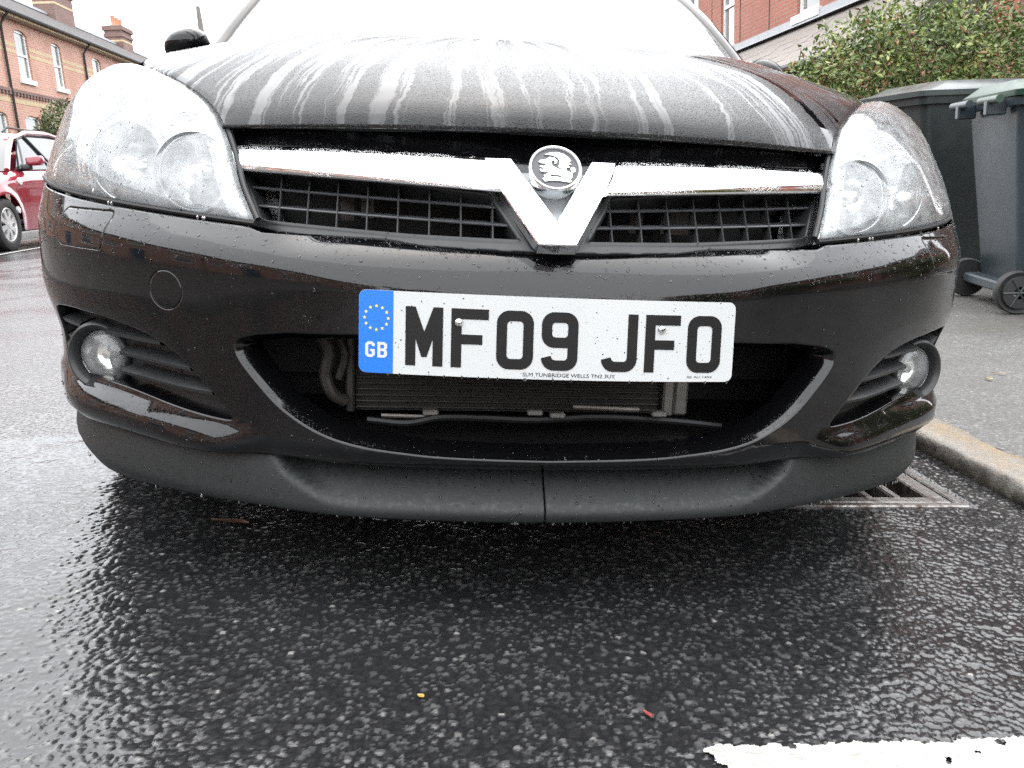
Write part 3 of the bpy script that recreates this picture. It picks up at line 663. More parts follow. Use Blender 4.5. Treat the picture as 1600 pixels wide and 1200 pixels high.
# ---- badge
BC = np.array([0, .078, .651]); bt = R(36); BN = np.array([0, -math.cos(bt), math.sin(bt)]); BU = np.array([0, math.sin(bt), math.cos(bt)])
def bmap(u, v, h): return BC+np.array([u, 0, 0])+BU*v+BN*h
badge = MB().lathe([(.030, -.045), (.0345, -.02), (.0368, -.004), (.0368, .001)], BC, BN, 48).build('badge', MT['chrome_plain'], car, True, 50)
MB().lathe([(.0368, .0), (.0372, .003), (.0358, .0052), (.0338, .005), (.0328, .003), (.0328, .0)], BC, BN, 56).build('ring', MT['badge_silver'], badge, True, 60)
extrude2('disc', circle(0, 0, .033, 40), [], bmap, .0012, -.002, MT['badge_dark'], badge)
def gp_(L): return np.array([((x-672)/192*.0335, (345-y)/168*.0335) for x, y in L])
GRIF = [[(540, 300), (552, 286), (596, 280), (628, 256), (668, 262), (690, 284), (684, 305), (668, 312), (672, 292), (655, 280), (640, 300), (648, 330), (690, 352), (742, 362), (790, 378), (806, 400), (800, 425), (780, 442), (742, 448), (735, 425), (700, 405), (640, 404), (610, 420), (585, 424), (577, 410), (606, 395), (622, 380), (585, 384), (556, 378), (545, 360), (578, 362), (570, 345), (545, 340), (556, 330), (590, 330), (598, 312), (560, 310)],
    [(588, 236), (630, 222), (690, 214), (744, 226), (784, 258), (800, 284), (776, 292), (802, 312), (772, 318), (790, 338), (752, 340), (764, 356), (720, 350), (696, 336), (706, 312), (710, 282), (690, 256), (650, 240)],
    [(800, 372), (794, 350), (806, 336), (824, 340), (834, 356), (828, 374), (814, 378), (818, 362), (812, 352), (804, 360), (810, 384), (806, 404)],
    [(566, 436), (600, 424), (680, 420), (760, 432), (800, 452), (780, 462), (700, 452), (620, 452), (584, 462)]]
for q in GRIF: extrude2('emblem', gp_(q), [], bmap, .0034, .001, MT['badge_silver'], badge)
# ---- number plate
PZ, PK, PT = .4259, .27, .092
def pmap(u, v, h):
    x = u-.004; y = PK*x*x+PT*v; n = np.array([2*PK*x, -1, PT]); n /= np.linalg.norm(n); return np.array([x, y, PZ+v-.0100*u+.0006])+n*h
plate = extrude2('number_plate', rrect(-.26, -.0555, .26, .0555, .010), [], pmap, 0, -.003, MT['plate'], car, res=.012, ds=.006)
plate['label'] = 'white front number plate MF09 JFO with blue GB band and two screws'
bl = [p for p in rrect(-.26, -.0555, -.1, .0555, .010) if p[0] < -.2]; 
blue = np.array([(-.214, -.0553)] + [(-.2495, -.0553)] + [( -.2498+.010*math.cos(R(a)), -.0453+.010*math.sin(R(a))) for a in range(255, 180, -15)] + [(-.2598, -.0455), (-.2598, .0455)] + [(-.2498+.010*math.cos(R(a)), .0453+.010*math.sin(R(a))) for a in range(165, 90, -15)] + [(-.2495, .0553), (-.214, .0553)])[::-1]
band = extrude2('blue_band', blue, [], pmap, .0005, -.0006, MT['blue'], plate, res=.012, ds=.006)
def arc(cx, cy, r, a0, a1, n=7): return [(cx+r*math.cos(R(a0+(a1-a0)*i/n)), cy+r*math.sin(R(a0+(a1-a0)*i/n))) for i in range(n+1)]
O_out = arc(33, 62, 17, 0, 90)+arc(17, 62, 17, 90, 180)+arc(17, 17, 17, 180, 270)+arc(33, 17, 17, 270, 360)
O_in = arc(31, 60, 5, 0, 90)+arc(19, 60, 5, 90, 180)+arc(19, 19, 5, 180, 270)+arc(31, 19, 5, 270, 360)
CH = {'M': ([(0, 0), (13.5, 0), (13.5, 36), (21.5, 12), (28.5, 12), (36.5, 36), (36.5, 0), (50, 0), (50, 79), (37, 79), (25, 46), (13, 79), (0, 79)], []),
 'F': ([(0, 0), (14, 0), (14, 31.5), (42, 31.5), (42, 44.5), (14, 44.5), (14, 65), (50, 65), (50, 79), (0, 79)], []),
 'O': (O_out, [O_in]),
 '9': (arc(33, 62, 17, 0, 90)+arc(17, 62, 17, 90, 180)+arc(17, 48, 17, 180, 270)+[(36, 31)]+arc(31, 19, 5, 0, -90)+arc(19, 19, 5, 270, 195)+[(13, 20), (0, 16.5)]+arc(17, 17, 17, 190, 270)+arc(33, 17, 17, 270, 360), [arc(31, 60, 5, 0, 90)+arc(19, 60, 5, 90, 180)+arc(19, 50, 5, 180, 270)+arc(31, 50, 5, 270, 360)]),
 'J': ([(50, 79), (36, 79)]+arc(31, 19, 5, 0, -90)+arc(19, 19, 5, 270, 195)+[(13, 20), (0, 16.5)]+arc(17, 17, 17, 190, 270)+arc(33, 17, 17, 270, 360), [])}
ux = -.1975
for i, c in enumerate('MFO9 JFO'):
    if c == ' ': ux += .022; continue
    o_, hs = CH[c]; sc = np.array([.001, .001]); t = lambda L: np.array(L)*sc+[ux, -.0427]
    extrude2('character', t(o_), [t(h) for h in hs], pmap, .0007, -.0004, MT['ink'], plate, res=.010, ds=.004); ux += .061
Gc = [(13, 15), (13, 18), (9.5, 21), (3.5, 21), (0, 17.5), (0, 3.5), (3.5, 0), (9.5, 0), (13, 3.5), (13, 11), (6.5, 11), (6.5, 7.8), (9, 7.8), (9, 4.6), (8, 3.8), (5, 3.8), (4, 4.8), (4, 16.2), (5, 17.2), (8, 17.2), (9, 16.2), (9, 15)]
Bc = ([(0, 0), (9.5, 0), (13, 3), (13, 8.5), (11, 10.6), (13, 12.6), (13, 18), (9.5, 21), (0, 21)], [[(4, 3.6), (4, 8.8), (7.8, 8.8), (8.9, 7.8), (8.9, 4.6), (7.8, 3.6)], [(4, 12.3), (4, 17.4), (7.8, 17.4), (8.9, 16.4), (8.9, 13.3), (7.8, 12.3)]])
for L, hs, x in ((Gc, [], -.2512), (Bc[0], Bc[1], -.2348)):
    t = lambda q: np.array(q)*[.001, .001]+[x, -.0345]
    extrude2('band_letter', t(L), [t(h) for h in hs], pmap, .0011, 0, MT['white_ink'], plate)
for q in range(12):
    a = R(90+30*q); c = (-.2365+.0158*math.cos(a), .0185+.0158*math.sin(a))
    extrude2('star', np.array([(c[0]+rr*math.cos(R(90+36*i)), c[1]+rr*math.sin(R(90+36*i))) for i, rr in enumerate([.0026, .0012]*5)]), [], pmap, .0010, 0, MT['yellow'], plate)
def text_on_plate(txt, u, v, size, wid):
    cu = bpy.data.curves.new('t', 'FONT'); cu.body = txt; cu.size = size; cu.align_x = 'CENTER'; cu.resolution_u = 3
    ob = bpy.data.objects.new('t', cu); COL.objects.link(ob); dg = bpy.context.evaluated_depsgraph_get(); me = bpy.data.meshes.new_from_object(ob.evaluated_get(dg))
    V = np.array([tuple(q.co) for q in me.vertices]); w0 = V[:, 0].max()-V[:, 0].min(); V[:, 0] *= wid/w0
    F_ = [tuple(p.vertices) for p in me.polygons]; bpy.data.objects.remove(ob); bpy.data.curves.remove(cu); bpy.data.meshes.remove(me)
    return mesh('supplier_text', [pmap(u+x, v+y, .0006) for x, y, _ in V], F_, MT['ink'], plate, False)
text_on_plate('SLM TUNBRIDGE WELLS TN2 3UY', .025, -.0515, .0072, .128)
text_on_plate('BS AU 145d', .211, -.0500, .004, .036)
for u, v in ((-.1265, .0175), (.1525, .0165)):
    p = pmap(u, v, 0); n = np.array([2*PK*u, -1, PT]); sc_ = MB().lathe([(.0060, 0), (.0058, .0015), (.0048, .0032), (.003, .0042), (.0001, .0045)], p, n, 20).build('screw', MT['chrome_plain'], plate, True)
    MB().box((p[0]-.0026, p[1]-.0052, p[2]-.0005), (p[0]+.0026, p[1]-.0040, p[2]+.0005)).box((p[0]-.0005, p[1]-.0052, p[2]-.0026), (p[0]+.0005, p[1]-.0040, p[2]+.0026)).build('screw_slot', MT['dark'], plate)
# ---- lower intake, radiator and plumbing
box_ = MB()
box_.box((-.50, .42, .24), (.50, .43, .45)).box((-.40, .085, .235), (.40, .42, .242)).box((-.40, .10, .44), (.40, .42, .45)).box((-.49, .2, .2355), (.49, .42, .2415)).box((-.49, .2, .4405), (.49, .42, .4495)).box((-.49, .19, .243), (-.48, .42, .438)).box((.48, .19, .243), (.49, .42, .438))
intake = box_.build('lower_intake', MT['dark'], car)
MB().box((-.285, .235, .262), (.215, .240, .44)).build('radiator_core', MT['fin'], intake)
tb = MB().tube([(-.285, .231, 0), (.215, .231, 0)], .0022, 6).build('radiator_tube', MT['tube'], intake); 
for q in range(18):
    o = tb if q == 0 else tb.copy()
    if q: link(o, intake)
    o.location.z = .268+.0098*q
MB().bevbox((.218, .215, .262), (.236, .245, .45), .003).bevbox((.238, .220, .262), (.262, .250, .45), .004).build('end_tank', MT['alu'], intake)
MB().bevbox((-.300, .215, .262), (-.286, .245, .45), .003).build('side_rail', MT['hose'], intake)
MB().tube(catmull([(-.335, .17, .43), (-.335, .175, .40), (-.322, .185, .37), (-.328, .19, .33), (-.318, .19, .30), (-.30, .2, .285)], 6), .010, 10).build('hose', MT['hose'], intake, True)
MB().tube(catmull([(-.31, .2, .43), (-.315, .2, .40), (-.30, .205, .36), (-.31, .205, .32)], 5), .007, 8).build('hose', MT['hose'], intake, True)
MB().bevbox((-.36, .15, .408), (-.325, .18, .432), .006).build('valve', MT['hose'], intake)
MB().tube([(.06, .17, .288), (.165, .165, .286)], .0042, 8).build('rod', MT['alu'], intake, True)
MB().tube(catmull([(-.26, .14, .272), (-.20, .13, .270), (-.15, .13, .279), (-.08, .14, .276), (0, .14, .274), (.1, .15, .277), (.22, .15, .272), (.30, .16, .262)], 5), .0055, 7).build('cable', MT['dark'], intake, True)
for x, z in ((-.165, .285), (-.005, .287), (.03, .283), (.19, .287)): MB().bevbox((x-.012, .13, z-.004), (x+.012, .145, z+.005), .002).build('cable_clip', MT['alu'], intake)
MB().tube([(-.24, .15, .276), (-.17, .145, .276)], .003, 6).build('rod', MT['alu'], intake, True)
# ---- bonnet
EDGE = catmull(np.array([(.489, .272, .697), (.497, .290, .712), (.522, .335, .738), (.585, .438, .774), (.655, .548, .802), (.715, .66, .820), (.752, .82, .853), (.768, 1.0, .885), (.776, 1.2, .918), (.772, 1.42, .950)]), 8)
EV = np.r_[0, np.cumsum(np.linalg.norm(np.diff(EDGE, axis=0), axis=1))]; EV /= EV[-1]
CEN = catmull(np.array([(0, .118, .701), (0, .119, .712), (0, .128, .727), (0, .150, .745), (0, .20, .772), (0, .30, .812), (0, .45, .853), (0, .65, .897), (0, .85, .931), (0, 1.05, .960), (0, 1.26, .985)]), 8)
CV = np.r_[0, np.cumsum(np.linalg.norm(np.diff(CEN, axis=0), axis=1))]; CV /= CV[-1]
def bon(u, v):
    e = np.array([np.interp(v, EV, EDGE[:, q]) for q in range(3)]); c = np.array([np.interp(v, CV, CEN[:, q]) for q in range(3)])
    a = abs(u); w_ = min(1, v/.10)
    return np.array([u*e[0], c[1]+(e[1]-c[1])*a**2.05, c[2]+(e[2]-c[2])*a**(2.0+.9*w_) + .010*w_*math.exp(-((a-.62)/.16)**2)*min(1, v*2)])
vs = np.r_[np.linspace(0, .03, 7)[:-1], np.linspace(.03, .12, 14)[:-1], np.linspace(.12, 1, 60)]; us = np.linspace(-1, 1, 81)
B = np.array([[bon(u, v) for u in us] for v in vs])
under = B[0]+np.array([0, .006, -.003]); under2 = B[0]+np.array([0, .05, -.001])
sideL = None
B = np.concatenate([[under2, under], B, [B[-1]+np.array([0, .004, -.012])]])
lft = B[:, :1]+np.array([.002, .002, -.014]); rgt = B[:, -1:]+np.array([-.002, .002, -.014])
B = np.concatenate([lft, B, rgt], 1)
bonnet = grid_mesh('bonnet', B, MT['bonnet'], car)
# engine bay closing panel under the bonnet so that no light comes through
MB().box((-.60, .34, .30), (.60, 1.15, .66)).build('engine_bay', MT['dark'], car)
# ---- headlamps
LB = np.array([plan(np.array(s), np.array(z), np.array(d)) for s, z, d in zip(*[np.linspace(.458, 1.08, 24)]+[np.interp(np.linspace(.458, 1.08, 24), [.458, .54, .65, .83, 1.0, 1.08], q) for q in ([.563, .568, .575, .586, .600, .612], [-.058, -.056, -.052, -.042, -.024, -.012])])])
LIN = catmull(np.array([LB[0], (.449, .195, .610), (.467, .235, .655), (.489, .278, .699), (.520, .340, .735), (.583, .443, .770), (.652, .553, .797), (.712, .665, .815)]), 6)
LOUT = catmull(np.array([LB[-1], (.876, .655, .665), (.868, .70, .715), (.843, .730, .765), (.795, .728, .800), (.755, .70, .812), (.712, .665, .815)]), 6)
def rs(P, n): L = np.r_[0, np.cumsum(np.linalg.norm(np.diff(P, axis=0), axis=1))]; t = np.linspace(0, L[-1], n); return np.c_[[np.interp(t, L, P[:, q]) for q in range(3)]].T
NU, NV = 36, 30
cb, ci, co = rs(LB, NU), rs(LIN, NV), rs(LOUT, NV); ct = np.repeat(cb[:1]*0+LIN[-1], NU, 0)
def coons(depth=0., bulge=.030):
    P = np.zeros((NV, NU, 3))
    for j in range(NV):
        v = j/(NV-1)
        for i in range(NU):
            u = i/(NU-1)
            P[j, i] = (1-u)*ci[j]+u*co[j]+(1-v)*cb[i]+v*ct[i]-((1-u)*(1-v)*cb[0]+u*(1-v)*cb[-1]+(1-u)*v*ct[0]+u*v*ct[-1])
            b = 16*u*(1-u)*v*(1-v)
            n = np.array([.55+.25*u, -.62*(1-.45*u), .45]); n /= np.linalg.norm(n)
            P[j, i] += n*(bulge*b**.7) - n*depth
    return P
LENS = coons(0, .046)
def lamp(sg):
    M_ = np.array([sg, 1, 1]); fl = (sg > 0)
    hous = coons(.085, .040); hous[0] = coons(.02, .0)[0]
    h = grid_mesh('headlamp', hous*M_, MT['lamp_grey'], car, flip=not fl)
    L2 = LENS.copy(); rim_ = np.concatenate([LENS[:, :1]+np.array([.012, .02, -.01]), LENS, LENS[:, -1:]+np.array([-.012, .012, -.004])], 1)
    low = rim_[:1]+np.array([0, .02, -.004]); rim_ = np.concatenate([low, rim_], 0)
    ln_ = face_towards(grid_mesh('lens', rim_*M_, MT['lens'], h), (.5*sg, -.6, .4))
    # reflector bowls, aimed forward
    for (x, y, z, r, fx) in ((.533, .275, .628, .055, .12), (.672, .405, .640, .062, .30)):
        c = np.array([x, y, z]); ax = np.array([fx, -1, .10]); ax /= np.linalg.norm(ax); c2 = c*M_; ax2 = ax*M_
        MB().lathe([(r*.28, -.050), (r*.55, -.044), (r*.8, -.028), (r*.97, -.004), (r*1.0, .004), (r*1.06, .006), (r*1.10, .0), (r*1.12, -.02)], c2, ax2, 40).build('reflector', MT['reflector'], h, True, 60)
        MB().lathe([(r*1.04, .004), (r*1.09, .010), (r*1.16, .007), (r*1.18, -.01)], c2, ax2, 40).build('bezel_ring', MT['lamp_grey'], h, True, 60)
        MB().lathe([(.0005, .012), (.010, .010), (.013, .0), (.013, -.05)], c2+ax2*-.01, ax2, 20).build('bulb_shield', MT['chrome_plain'], h, True, 50)
        MB().lathe([(r*.30, -.048), (.001, -.05)], c2, ax2, 24).build('reflector_back', MT['lamp_dark'], h, True)
    # amber indicator bulb and upright flutes at the outer end
    for q in range(3):
        c = np.array([.765+.022*q, .50+.035*q, .655])*M_; MB().tube([c+[0, 0, -.045], c+[0, 0, 0], c+[-.006*sg, .02, .05]], [.007, .009, .006], 10).build('flute', MT['reflector'], h, True)
    # silver inner strip
    ST = np.array([[LIN[j]+np.array([.004, .004, 0])*1+np.array([.034, .012, .0])*t-np.array([0, -.008, 0]) for t in np.linspace(0, 1, 4)] for j in range(0, 26)])
    grid_mesh('inner_strip', ST*M_, MT['lamp_grey'], h, flip=not fl)
    # black seal between lens and bumper
    MB().tube([(p+np.array([0, .004, -.003]))*M_ for p in rs(LB, 40)], .0045, 8).build('seal', MT['black_rubber'], h, True)
    MB().tube([(p+np.array([-.004, .006, .002]))*M_ for p in rs(LIN, 40)], .0045, 8).build('seal', MT['black_rubber'], h, True)
    MB().add([tuple(q*M_) for q in (LB[0]+[0, .05, -.01], LB[12]+[-.02, .05, -.01], LB[-1]+[-.05, .02, -.01], LOUT[20]+[-.07, .02, -.03], LIN[-1]+[0, .05, -.03], LIN[20]+[0, .06, -.03])], [(0, 1, 2, 3, 4, 5)]).build('back_shell', MT['lamp_dark'], h)
for sg in (1, -1): lamp(sg)
# ---- wings, doors and the rest of the body
AY = np.array([(.575, .880, .612), (.62, .879, .635), (.66, .876, .668), (.70, .868, .716), (.725, .848, .762), (.74, .80, .802), (.78, .757, .838), (.85, .758, .858), (1.0, .772, .885), (1.2, .780, .918), (1.42, .777, .950), (1.6, .790, .962), (2.2, .800, .970), (2.9, .790, .978), (3.5, .760, .985), (4.0, .70, .985), (4.22, .66, .98)])
FZ = ([.12, .20, .33, .5, .65, .78, .88, .96], [.87, .935, .975, .995, 1.0, .985, .955, .90])
px_of_y = lambda y: np.interp(y, np.r_[PC[200:, 1], 3.3, 3.9, 4.22], np.r_[PC[200:, 0], .890, .845, .70])
def side_col(y, n=18, zlow=None):
    ax_, az = np.interp(y, AY[:, 0], AY[:, 1]), np.interp(y, AY[:, 0], AY[:, 2])
    zl = .17
    for cy_, r_ in ((.875, .335), (3.49, .335)):
        if abs(y-cy_) < r_: zl = max(zl, .31+math.sqrt(r_*r_-(y-cy_)**2))
    zs = np.linspace(az, zl, n); out = []
    for z in zs:
        xs_ = px_of_y(y)*np.interp(z, *FZ); t = sstep(az-z, 0, .13)
        out.append((ax_+(xs_-ax_)*(1-(1-np.clip((az-z)/.13, 0, 1))**2) if az-z < .13 else xs_, y, z))
    return out
def side_panel(name, ys, sg):
    P = np.array([side_col(y) for y in ys])*[sg, 1, 1]; inn = P[:, -1:]+np.array([-.06*sg, 0, .01]); P = np.concatenate([P, inn], 1)
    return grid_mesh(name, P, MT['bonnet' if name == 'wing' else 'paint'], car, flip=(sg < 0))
for sg in (1, -1):
    side_panel('wing', np.r_[np.linspace(.575, .80, 24), np.linspace(.82, 1.48, 30)], sg)
    d_ = side_panel('door', np.linspace(1.486, 2.82, 24), sg)
    MB().tube([(.905*sg, 2.62, .80), (.925*sg, 2.66, .80), (.925*sg, 2.74, .80), (.905*sg, 2.78, .80)], .011, 8).build('door_handle', MT['paint'], d_, True)
    side_panel('rear_quarter', np.linspace(2.826, 4.22, 50), sg)
    # door mirror
    c = np.array([.910*sg, 1.76, 1.008]); P = []
    for a in np.linspace(-1, 1, 13):
        ring = []
        for t in np.linspace(0, 2*math.pi, 21):
            rr = (1-abs(a)**2.6)**.5; ring.append(c+np.array([a*.070*sg, (-.070 if math.cos(t) < 0 else .02)*rr*abs(math.cos(t)), .042*rr*math.sin(t)-.012*a*a-.010*(a if sg > 0 else a)]))
        P.append(ring)
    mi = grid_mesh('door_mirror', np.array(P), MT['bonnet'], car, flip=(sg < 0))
    MB().bevbox((min(c[0]-.042*sg, c[0]+.042*sg), c[1]+.016, c[2]-.024), (max(c[0]-.042*sg, c[0]+.042*sg), c[1]+.021, c[2]+.018), .002).build('mirror_glass', MT['carglass'], mi)
    MB().tube([c+[-.06*sg, 0, -.05], c+[-.14*sg, -.02, -.09]], .022, 8).build('stalk', MT['trim'], mi, True)
# windscreen, pillars, roof, rear
WB = catmull(np.array([(0, 1.275, .986), (.3, 1.30, .984), (.55, 1.365, .982), (.70, 1.45, .980), (.745, 1.50, .980)]), 8); WT = catmull(np.array([(0, 2.03, 1.395), (.25, 2.04, 1.39), (.45, 2.075, 1.378), (.56, 2.12, 1.362)]), 8)
WB, WT = rs(WB, 24), rs(WT, 24)
def screen_pts():
    P = []
    for t in np.linspace(0, 1, 16):
        r_ = WB*(1-t)+WT*t+np.array([0, -.03, .045])*math.sin(math.pi*t)*.6; P.append(np.vstack([r_[::-1]*[-1, 1, 1], r_[1:]]))
    return np.array(P)
face_towards(grid_mesh('windscreen', screen_pts(), MT['screen'], car), (0, -.5, .8))
for sg in (1, -1):
    M_ = np.array([sg, 1, 1]); P = []
    for t in np.linspace(-.12, 1, 18):
        a = WB[-1]*(1-t)+WT[-1]*t+np.array([0, -.03, .045])*math.sin(math.pi*max(0, t))*.6
        wd = .052; P.append([a+q for q in (np.array([-.012, -.004, .001]), np.array([-.006, -.008, .006]), np.array([wd*.5, .010, .010]), np.array([wd*.9, .05, .002]), np.array([wd*1.0, .075, -.02]), np.array([.0, .06, -.03]))])
    pl_ = grid_mesh('pillar', np.array(P)*M_, MT['paint'], car, flip=(sg < 0))
    # side glass
    S_ = []
    for y in np.linspace(1.58, 3.55, 20):
        lo = np.array([np.interp(y, AY[:, 0], AY[:, 1])-.012, y, np.interp(y, AY[:, 0], AY[:, 2])-.004]); zt = np.interp(y, [1.58, 2.12, 2.6, 3.1, 3.55], [1.04, 1.355, 1.37, 1.33, 1.22]); xt = np.interp(zt, [.96, 1.38], [.79, .575]); S_.append([lo*(1-t)+np.array([xt, y, zt])*t+np.array([.02, 0, 0])*math.sin(math.pi*t) for t in np.linspace(0, 1, 7)])
    grid_mesh('side_window', np.array(S_)*M_, MT['carglass'], car, flip=(sg > 0))
P = []
for y in np.linspace(2.03, 3.62, 24):
    zc_ = np.interp(y, [2.03, 2.3, 2.7, 3.1, 3.62], [1.395, 1.428, 1.435, 1.41, 1.335]); ze = np.interp(y, [2.03, 2.12, 2.6, 3.1, 3.62], [1.345, 1.36, 1.375, 1.335, 1.225]); xe = np.interp(ze, [.96, 1.38], [.80, .585])
    P.append([(u*xe, y+(.09 if y < 2.1 else 0)*abs(u)**2, zc_+(ze-zc_)*abs(u)**2.6) for u in np.linspace(-1, 1, 25)])
grid_mesh('roof', np.array(P), MT['paint'], car)
P = [[(u*(.63*(1-t)+.66*t), 3.62+.5*t-.05*abs(u)**2*(1), 1.335-.11*abs(u)**2.6*(1-t)-.35*t) for u in np.linspace(-1, 1, 15)] for t in np.linspace(0, 1, 8)]
grid_mesh('rear_window', np.array(P), MT['carglass'], car)
P = [[(u*(.66+.14*math.sin(math.pi*min(1, t*1.2))), 4.12+.12*math.sin(math.pi*t)-.05*abs(u)**3, .985-.78*t) for u in np.linspace(-1, 1, 15)] for t in np.linspace(0, 1, 10)]
grid_mesh('tailgate', np.array(P), MT['paint'], car)
MB().box((-.70, 1.3, .16), (.70, 4.1, .22)).box((-.60, .40, .16), (.60, 1.3, .20)).build('underbody', MT['dark'], car)
MB().bevbox((-.72, 1.42, .80), (.72, 1.75, .93), .03).build('dashboard', MT['trim'], car, True)
for x in (-.38, .38):
    MB().bevbox((x-.23, 2.35, .55), (x+.23, 2.5, 1.10), .05).bevbox((x-.13, 2.40, 1.11), (x+.13, 2.48, 1.27), .03).build('seat', MT['trim'], car, True)
# scuttle and wipers
P = [[bon(u, 1.0)+np.array([0, .012+.05*t, -.008-.010*math.sin(t*3)]) for u in np.linspace(-1, 1, 31)] for t in np.linspace(0, 1, 4)]
grid_mesh('scuttle', np.array(P), MT['trim'], car)
for x0, x1 in ((-.60, -.02), (.02, .62)):
    pts = [(x, np.interp(abs(x), WB[:, 0], WB[:, 1])-.006+.012*t, np.interp(abs(x), WB[:, 0], WB[:, 2])-.016+.010*t) for t, x in ((t, x0+(x1-x0)*t) for t in np.linspace(0, 1, 10))]
    MB().tube(pts, .007, 8).build('wiper', MT['black_rubber'], car, True)
# wheels
def wheel(parent, c, sg, r=.315, w_=.205, spokes=5, rim_r=.22, name='wheel', holes=False):
    c = np.array(c, float); ax = (sg, 0, 0)
    ty = MB().lathe([(rim_r, .0), (rim_r+.01, .012), (r*.86, .018), (r*.96, .006), (r, -.018), (r, -w_+.018), (r*.96, -w_-.006), (rim_r, -w_)], c, ax, 44).build(name, MT['tyre'], parent, True, 40)
    MB().lathe([(rim_r, -.001), (rim_r-.012, .004), (rim_r-.02, -.01), (rim_r-.028, -.06), (.04, -.07)], c, ax, 44).build('rim', MT['rim'], ty, True, 40)
    for q in range(spokes):
        a = 2*math.pi*q/spokes+.3; d1 = np.array([0, math.cos(a), math.sin(a)]); d2 = np.array([0, -math.sin(a), math.cos(a)]); x_ = np.array([sg, 0, 0])
        V = []
        for rr, hw_, h in ((.03, .026, .004), (.12, .024, -.002), (rim_r-.016, .036, -.004)):
            V += [c+d1*rr-d2*hw_+x_*h, c+d1*rr+d2*hw_+x_*h, c+d1*rr+d2*hw_+x_*(h-.03), c+d1*rr-d2*hw_+x_*(h-.03)]
        F_ = []
        for k_ in (0, 4): F_ += [(k_+j, k_+(j+1) % 4, k_+4+(j+1) % 4, k_+4+j) for j in range(4)]
        MB().add(V, F_+[(0, 1, 2, 3), (8, 9, 10, 11)]).build('spoke', MT['rim'], ty, True, 40)
    MB().lathe([(.042, -.01), (.040, .006), (.001, .010)], c, ax, 20).build('hub_cap', MT['rim'], ty, True)
    return ty
for sg in (1, -1):
    wheel(car, (.845*sg, .875, .315), sg); wheel(car, (.845*sg, 3.49, .315), sg)
# ---- rain drops standing on the paint, lamps, plate edge and spoiler
def drop_proto(n=7):
    V = [(math.cos(t), math.sin(t), 0) for t in np.arange(n)*2*math.pi/n]+[(.72*math.cos(t), .72*math.sin(t), .42) for t in np.arange(n)*2*math.pi/n]+[(0, 0, .58)]
    F_ = [(i, (i+1) % n, n+(i+1) % n, n+i) for i in range(n)]+[(n+i, n+(i+1) % n, 2*n) for i in range(n)]
    return np.array(V), F_
DV, DF = drop_proto()
def scatter(objs, count, rmin, rmax, keep=None, name='water_drops', lift=0.0, up=None):
    """drops spread over the faces of the given parts"""
    T = []; 
    for o in objs:
        me = o.data; me.calc_loop_triangles(); co = np.zeros(len(me.vertices)*3); me.vertices.foreach_get('co', co); co = co.reshape(-1, 3)
        ti = np.zeros(len(me.loop_triangles)*3, int); me.loop_triangles.foreach_get('vertices', ti); T.append(co[ti.reshape(-1, 3)])
    T = np.concatenate(T); N_ = np.cross(T[:, 1]-T[:, 0], T[:, 2]-T[:, 0]); A = np.linalg.norm(N_, axis=1); N_ /= A[:, None]+1e-15
    cen = T.mean(1); wt = A.copy()
    if up is not None: wt *= (N_[:, 2] > up)
    wt *= (np.einsum('ij,ij->i', N_, np.array(CAM_POS)-cen) > 0)
    if keep is not None: wt *= keep(cen)
    pick = RNG.choice(len(T), count, p=wt/wt.sum()); a, b = RNG.random(count), RNG.random(count); sw = a+b > 1; a[sw], b[sw] = 1-a[sw], 1-b[sw]
    P = T[pick, 0]+a[:, None]*(T[pick, 1]-T[pick, 0])+b[:, None]*(T[pick, 2]-T[pick, 0]); n = N_[pick]
    r_ = rmin+(rmax-rmin)*RNG.random(count)**3.2
    u = np.cross(n, RNG.normal(size=(count, 3))); u /= np.linalg.norm(u, axis=1)[:, None]; v = np.cross(n, u)
    V = P[:, None]+r_[:, None, None]*(DV[None, :, 0:1]*u[:, None]*(.8+.4*RNG.random((count, 1, 1)))+DV[None, :, 1:2]*v[:, None]+DV[None, :, 2:3]*n[:, None])-n[:, None]*.0002
    nv = len(DV); F_ = [tuple(i*nv+q for q in f) for i in range(count) for f in DF]
    o = mesh(name, V.reshape(-1, 3), F_, MT['water'], car); o['kind'] = 'stuff'; return o
kids = {n: [o for o in car.children if o.name.split('.')[0] == n] for n in ('bumper', 'bonnet', 'spoiler', 'grille', 'washer_cover', 'tow_cover', 'number_plate', 'headlamp', 'chrome_bar', 'fog_lamp_grille')}
def streak(c): 
    a = np.arctan2(c[:, 0]-.03, 1.55-c[:, 1]); return (np.sin(a*61+1.3*np.sin(a*23))+.6*np.sin(a*131+2) > -.1)*1.0+.12
bw = np.zeros(1)
scatter(kids['bonnet'], 5200, .0009, .0034, lambda c: streak(c)*np.clip(1.25-c[:, 1], .08, 1)**2)
scatter(kids['bumper']+kids['washer_cover']+kids['tow_cover'], 3000, .0006, .0026, lambda c: .25+2.6*(c[:, 2] > .505)+.8*(c[:, 2] < .27))
scatter(kids['spoiler'], 700, .0008, .0028, lambda c: .3+(np.abs(c[:, 0]) < .4)*1.0)
scatter(kids['grille'], 700, .0007, .0024)
scatter([o for h in kids['headlamp'] for o in h.children if o.name.startswith('lens')], 1500, .0006, .0022)
scatter([s_ for g_ in kids['fog_lamp_grille'] for s_ in g_.children], 260, .001, .003, up=.3)
scatter(kids['number_plate'], 260, .0005, .0013)
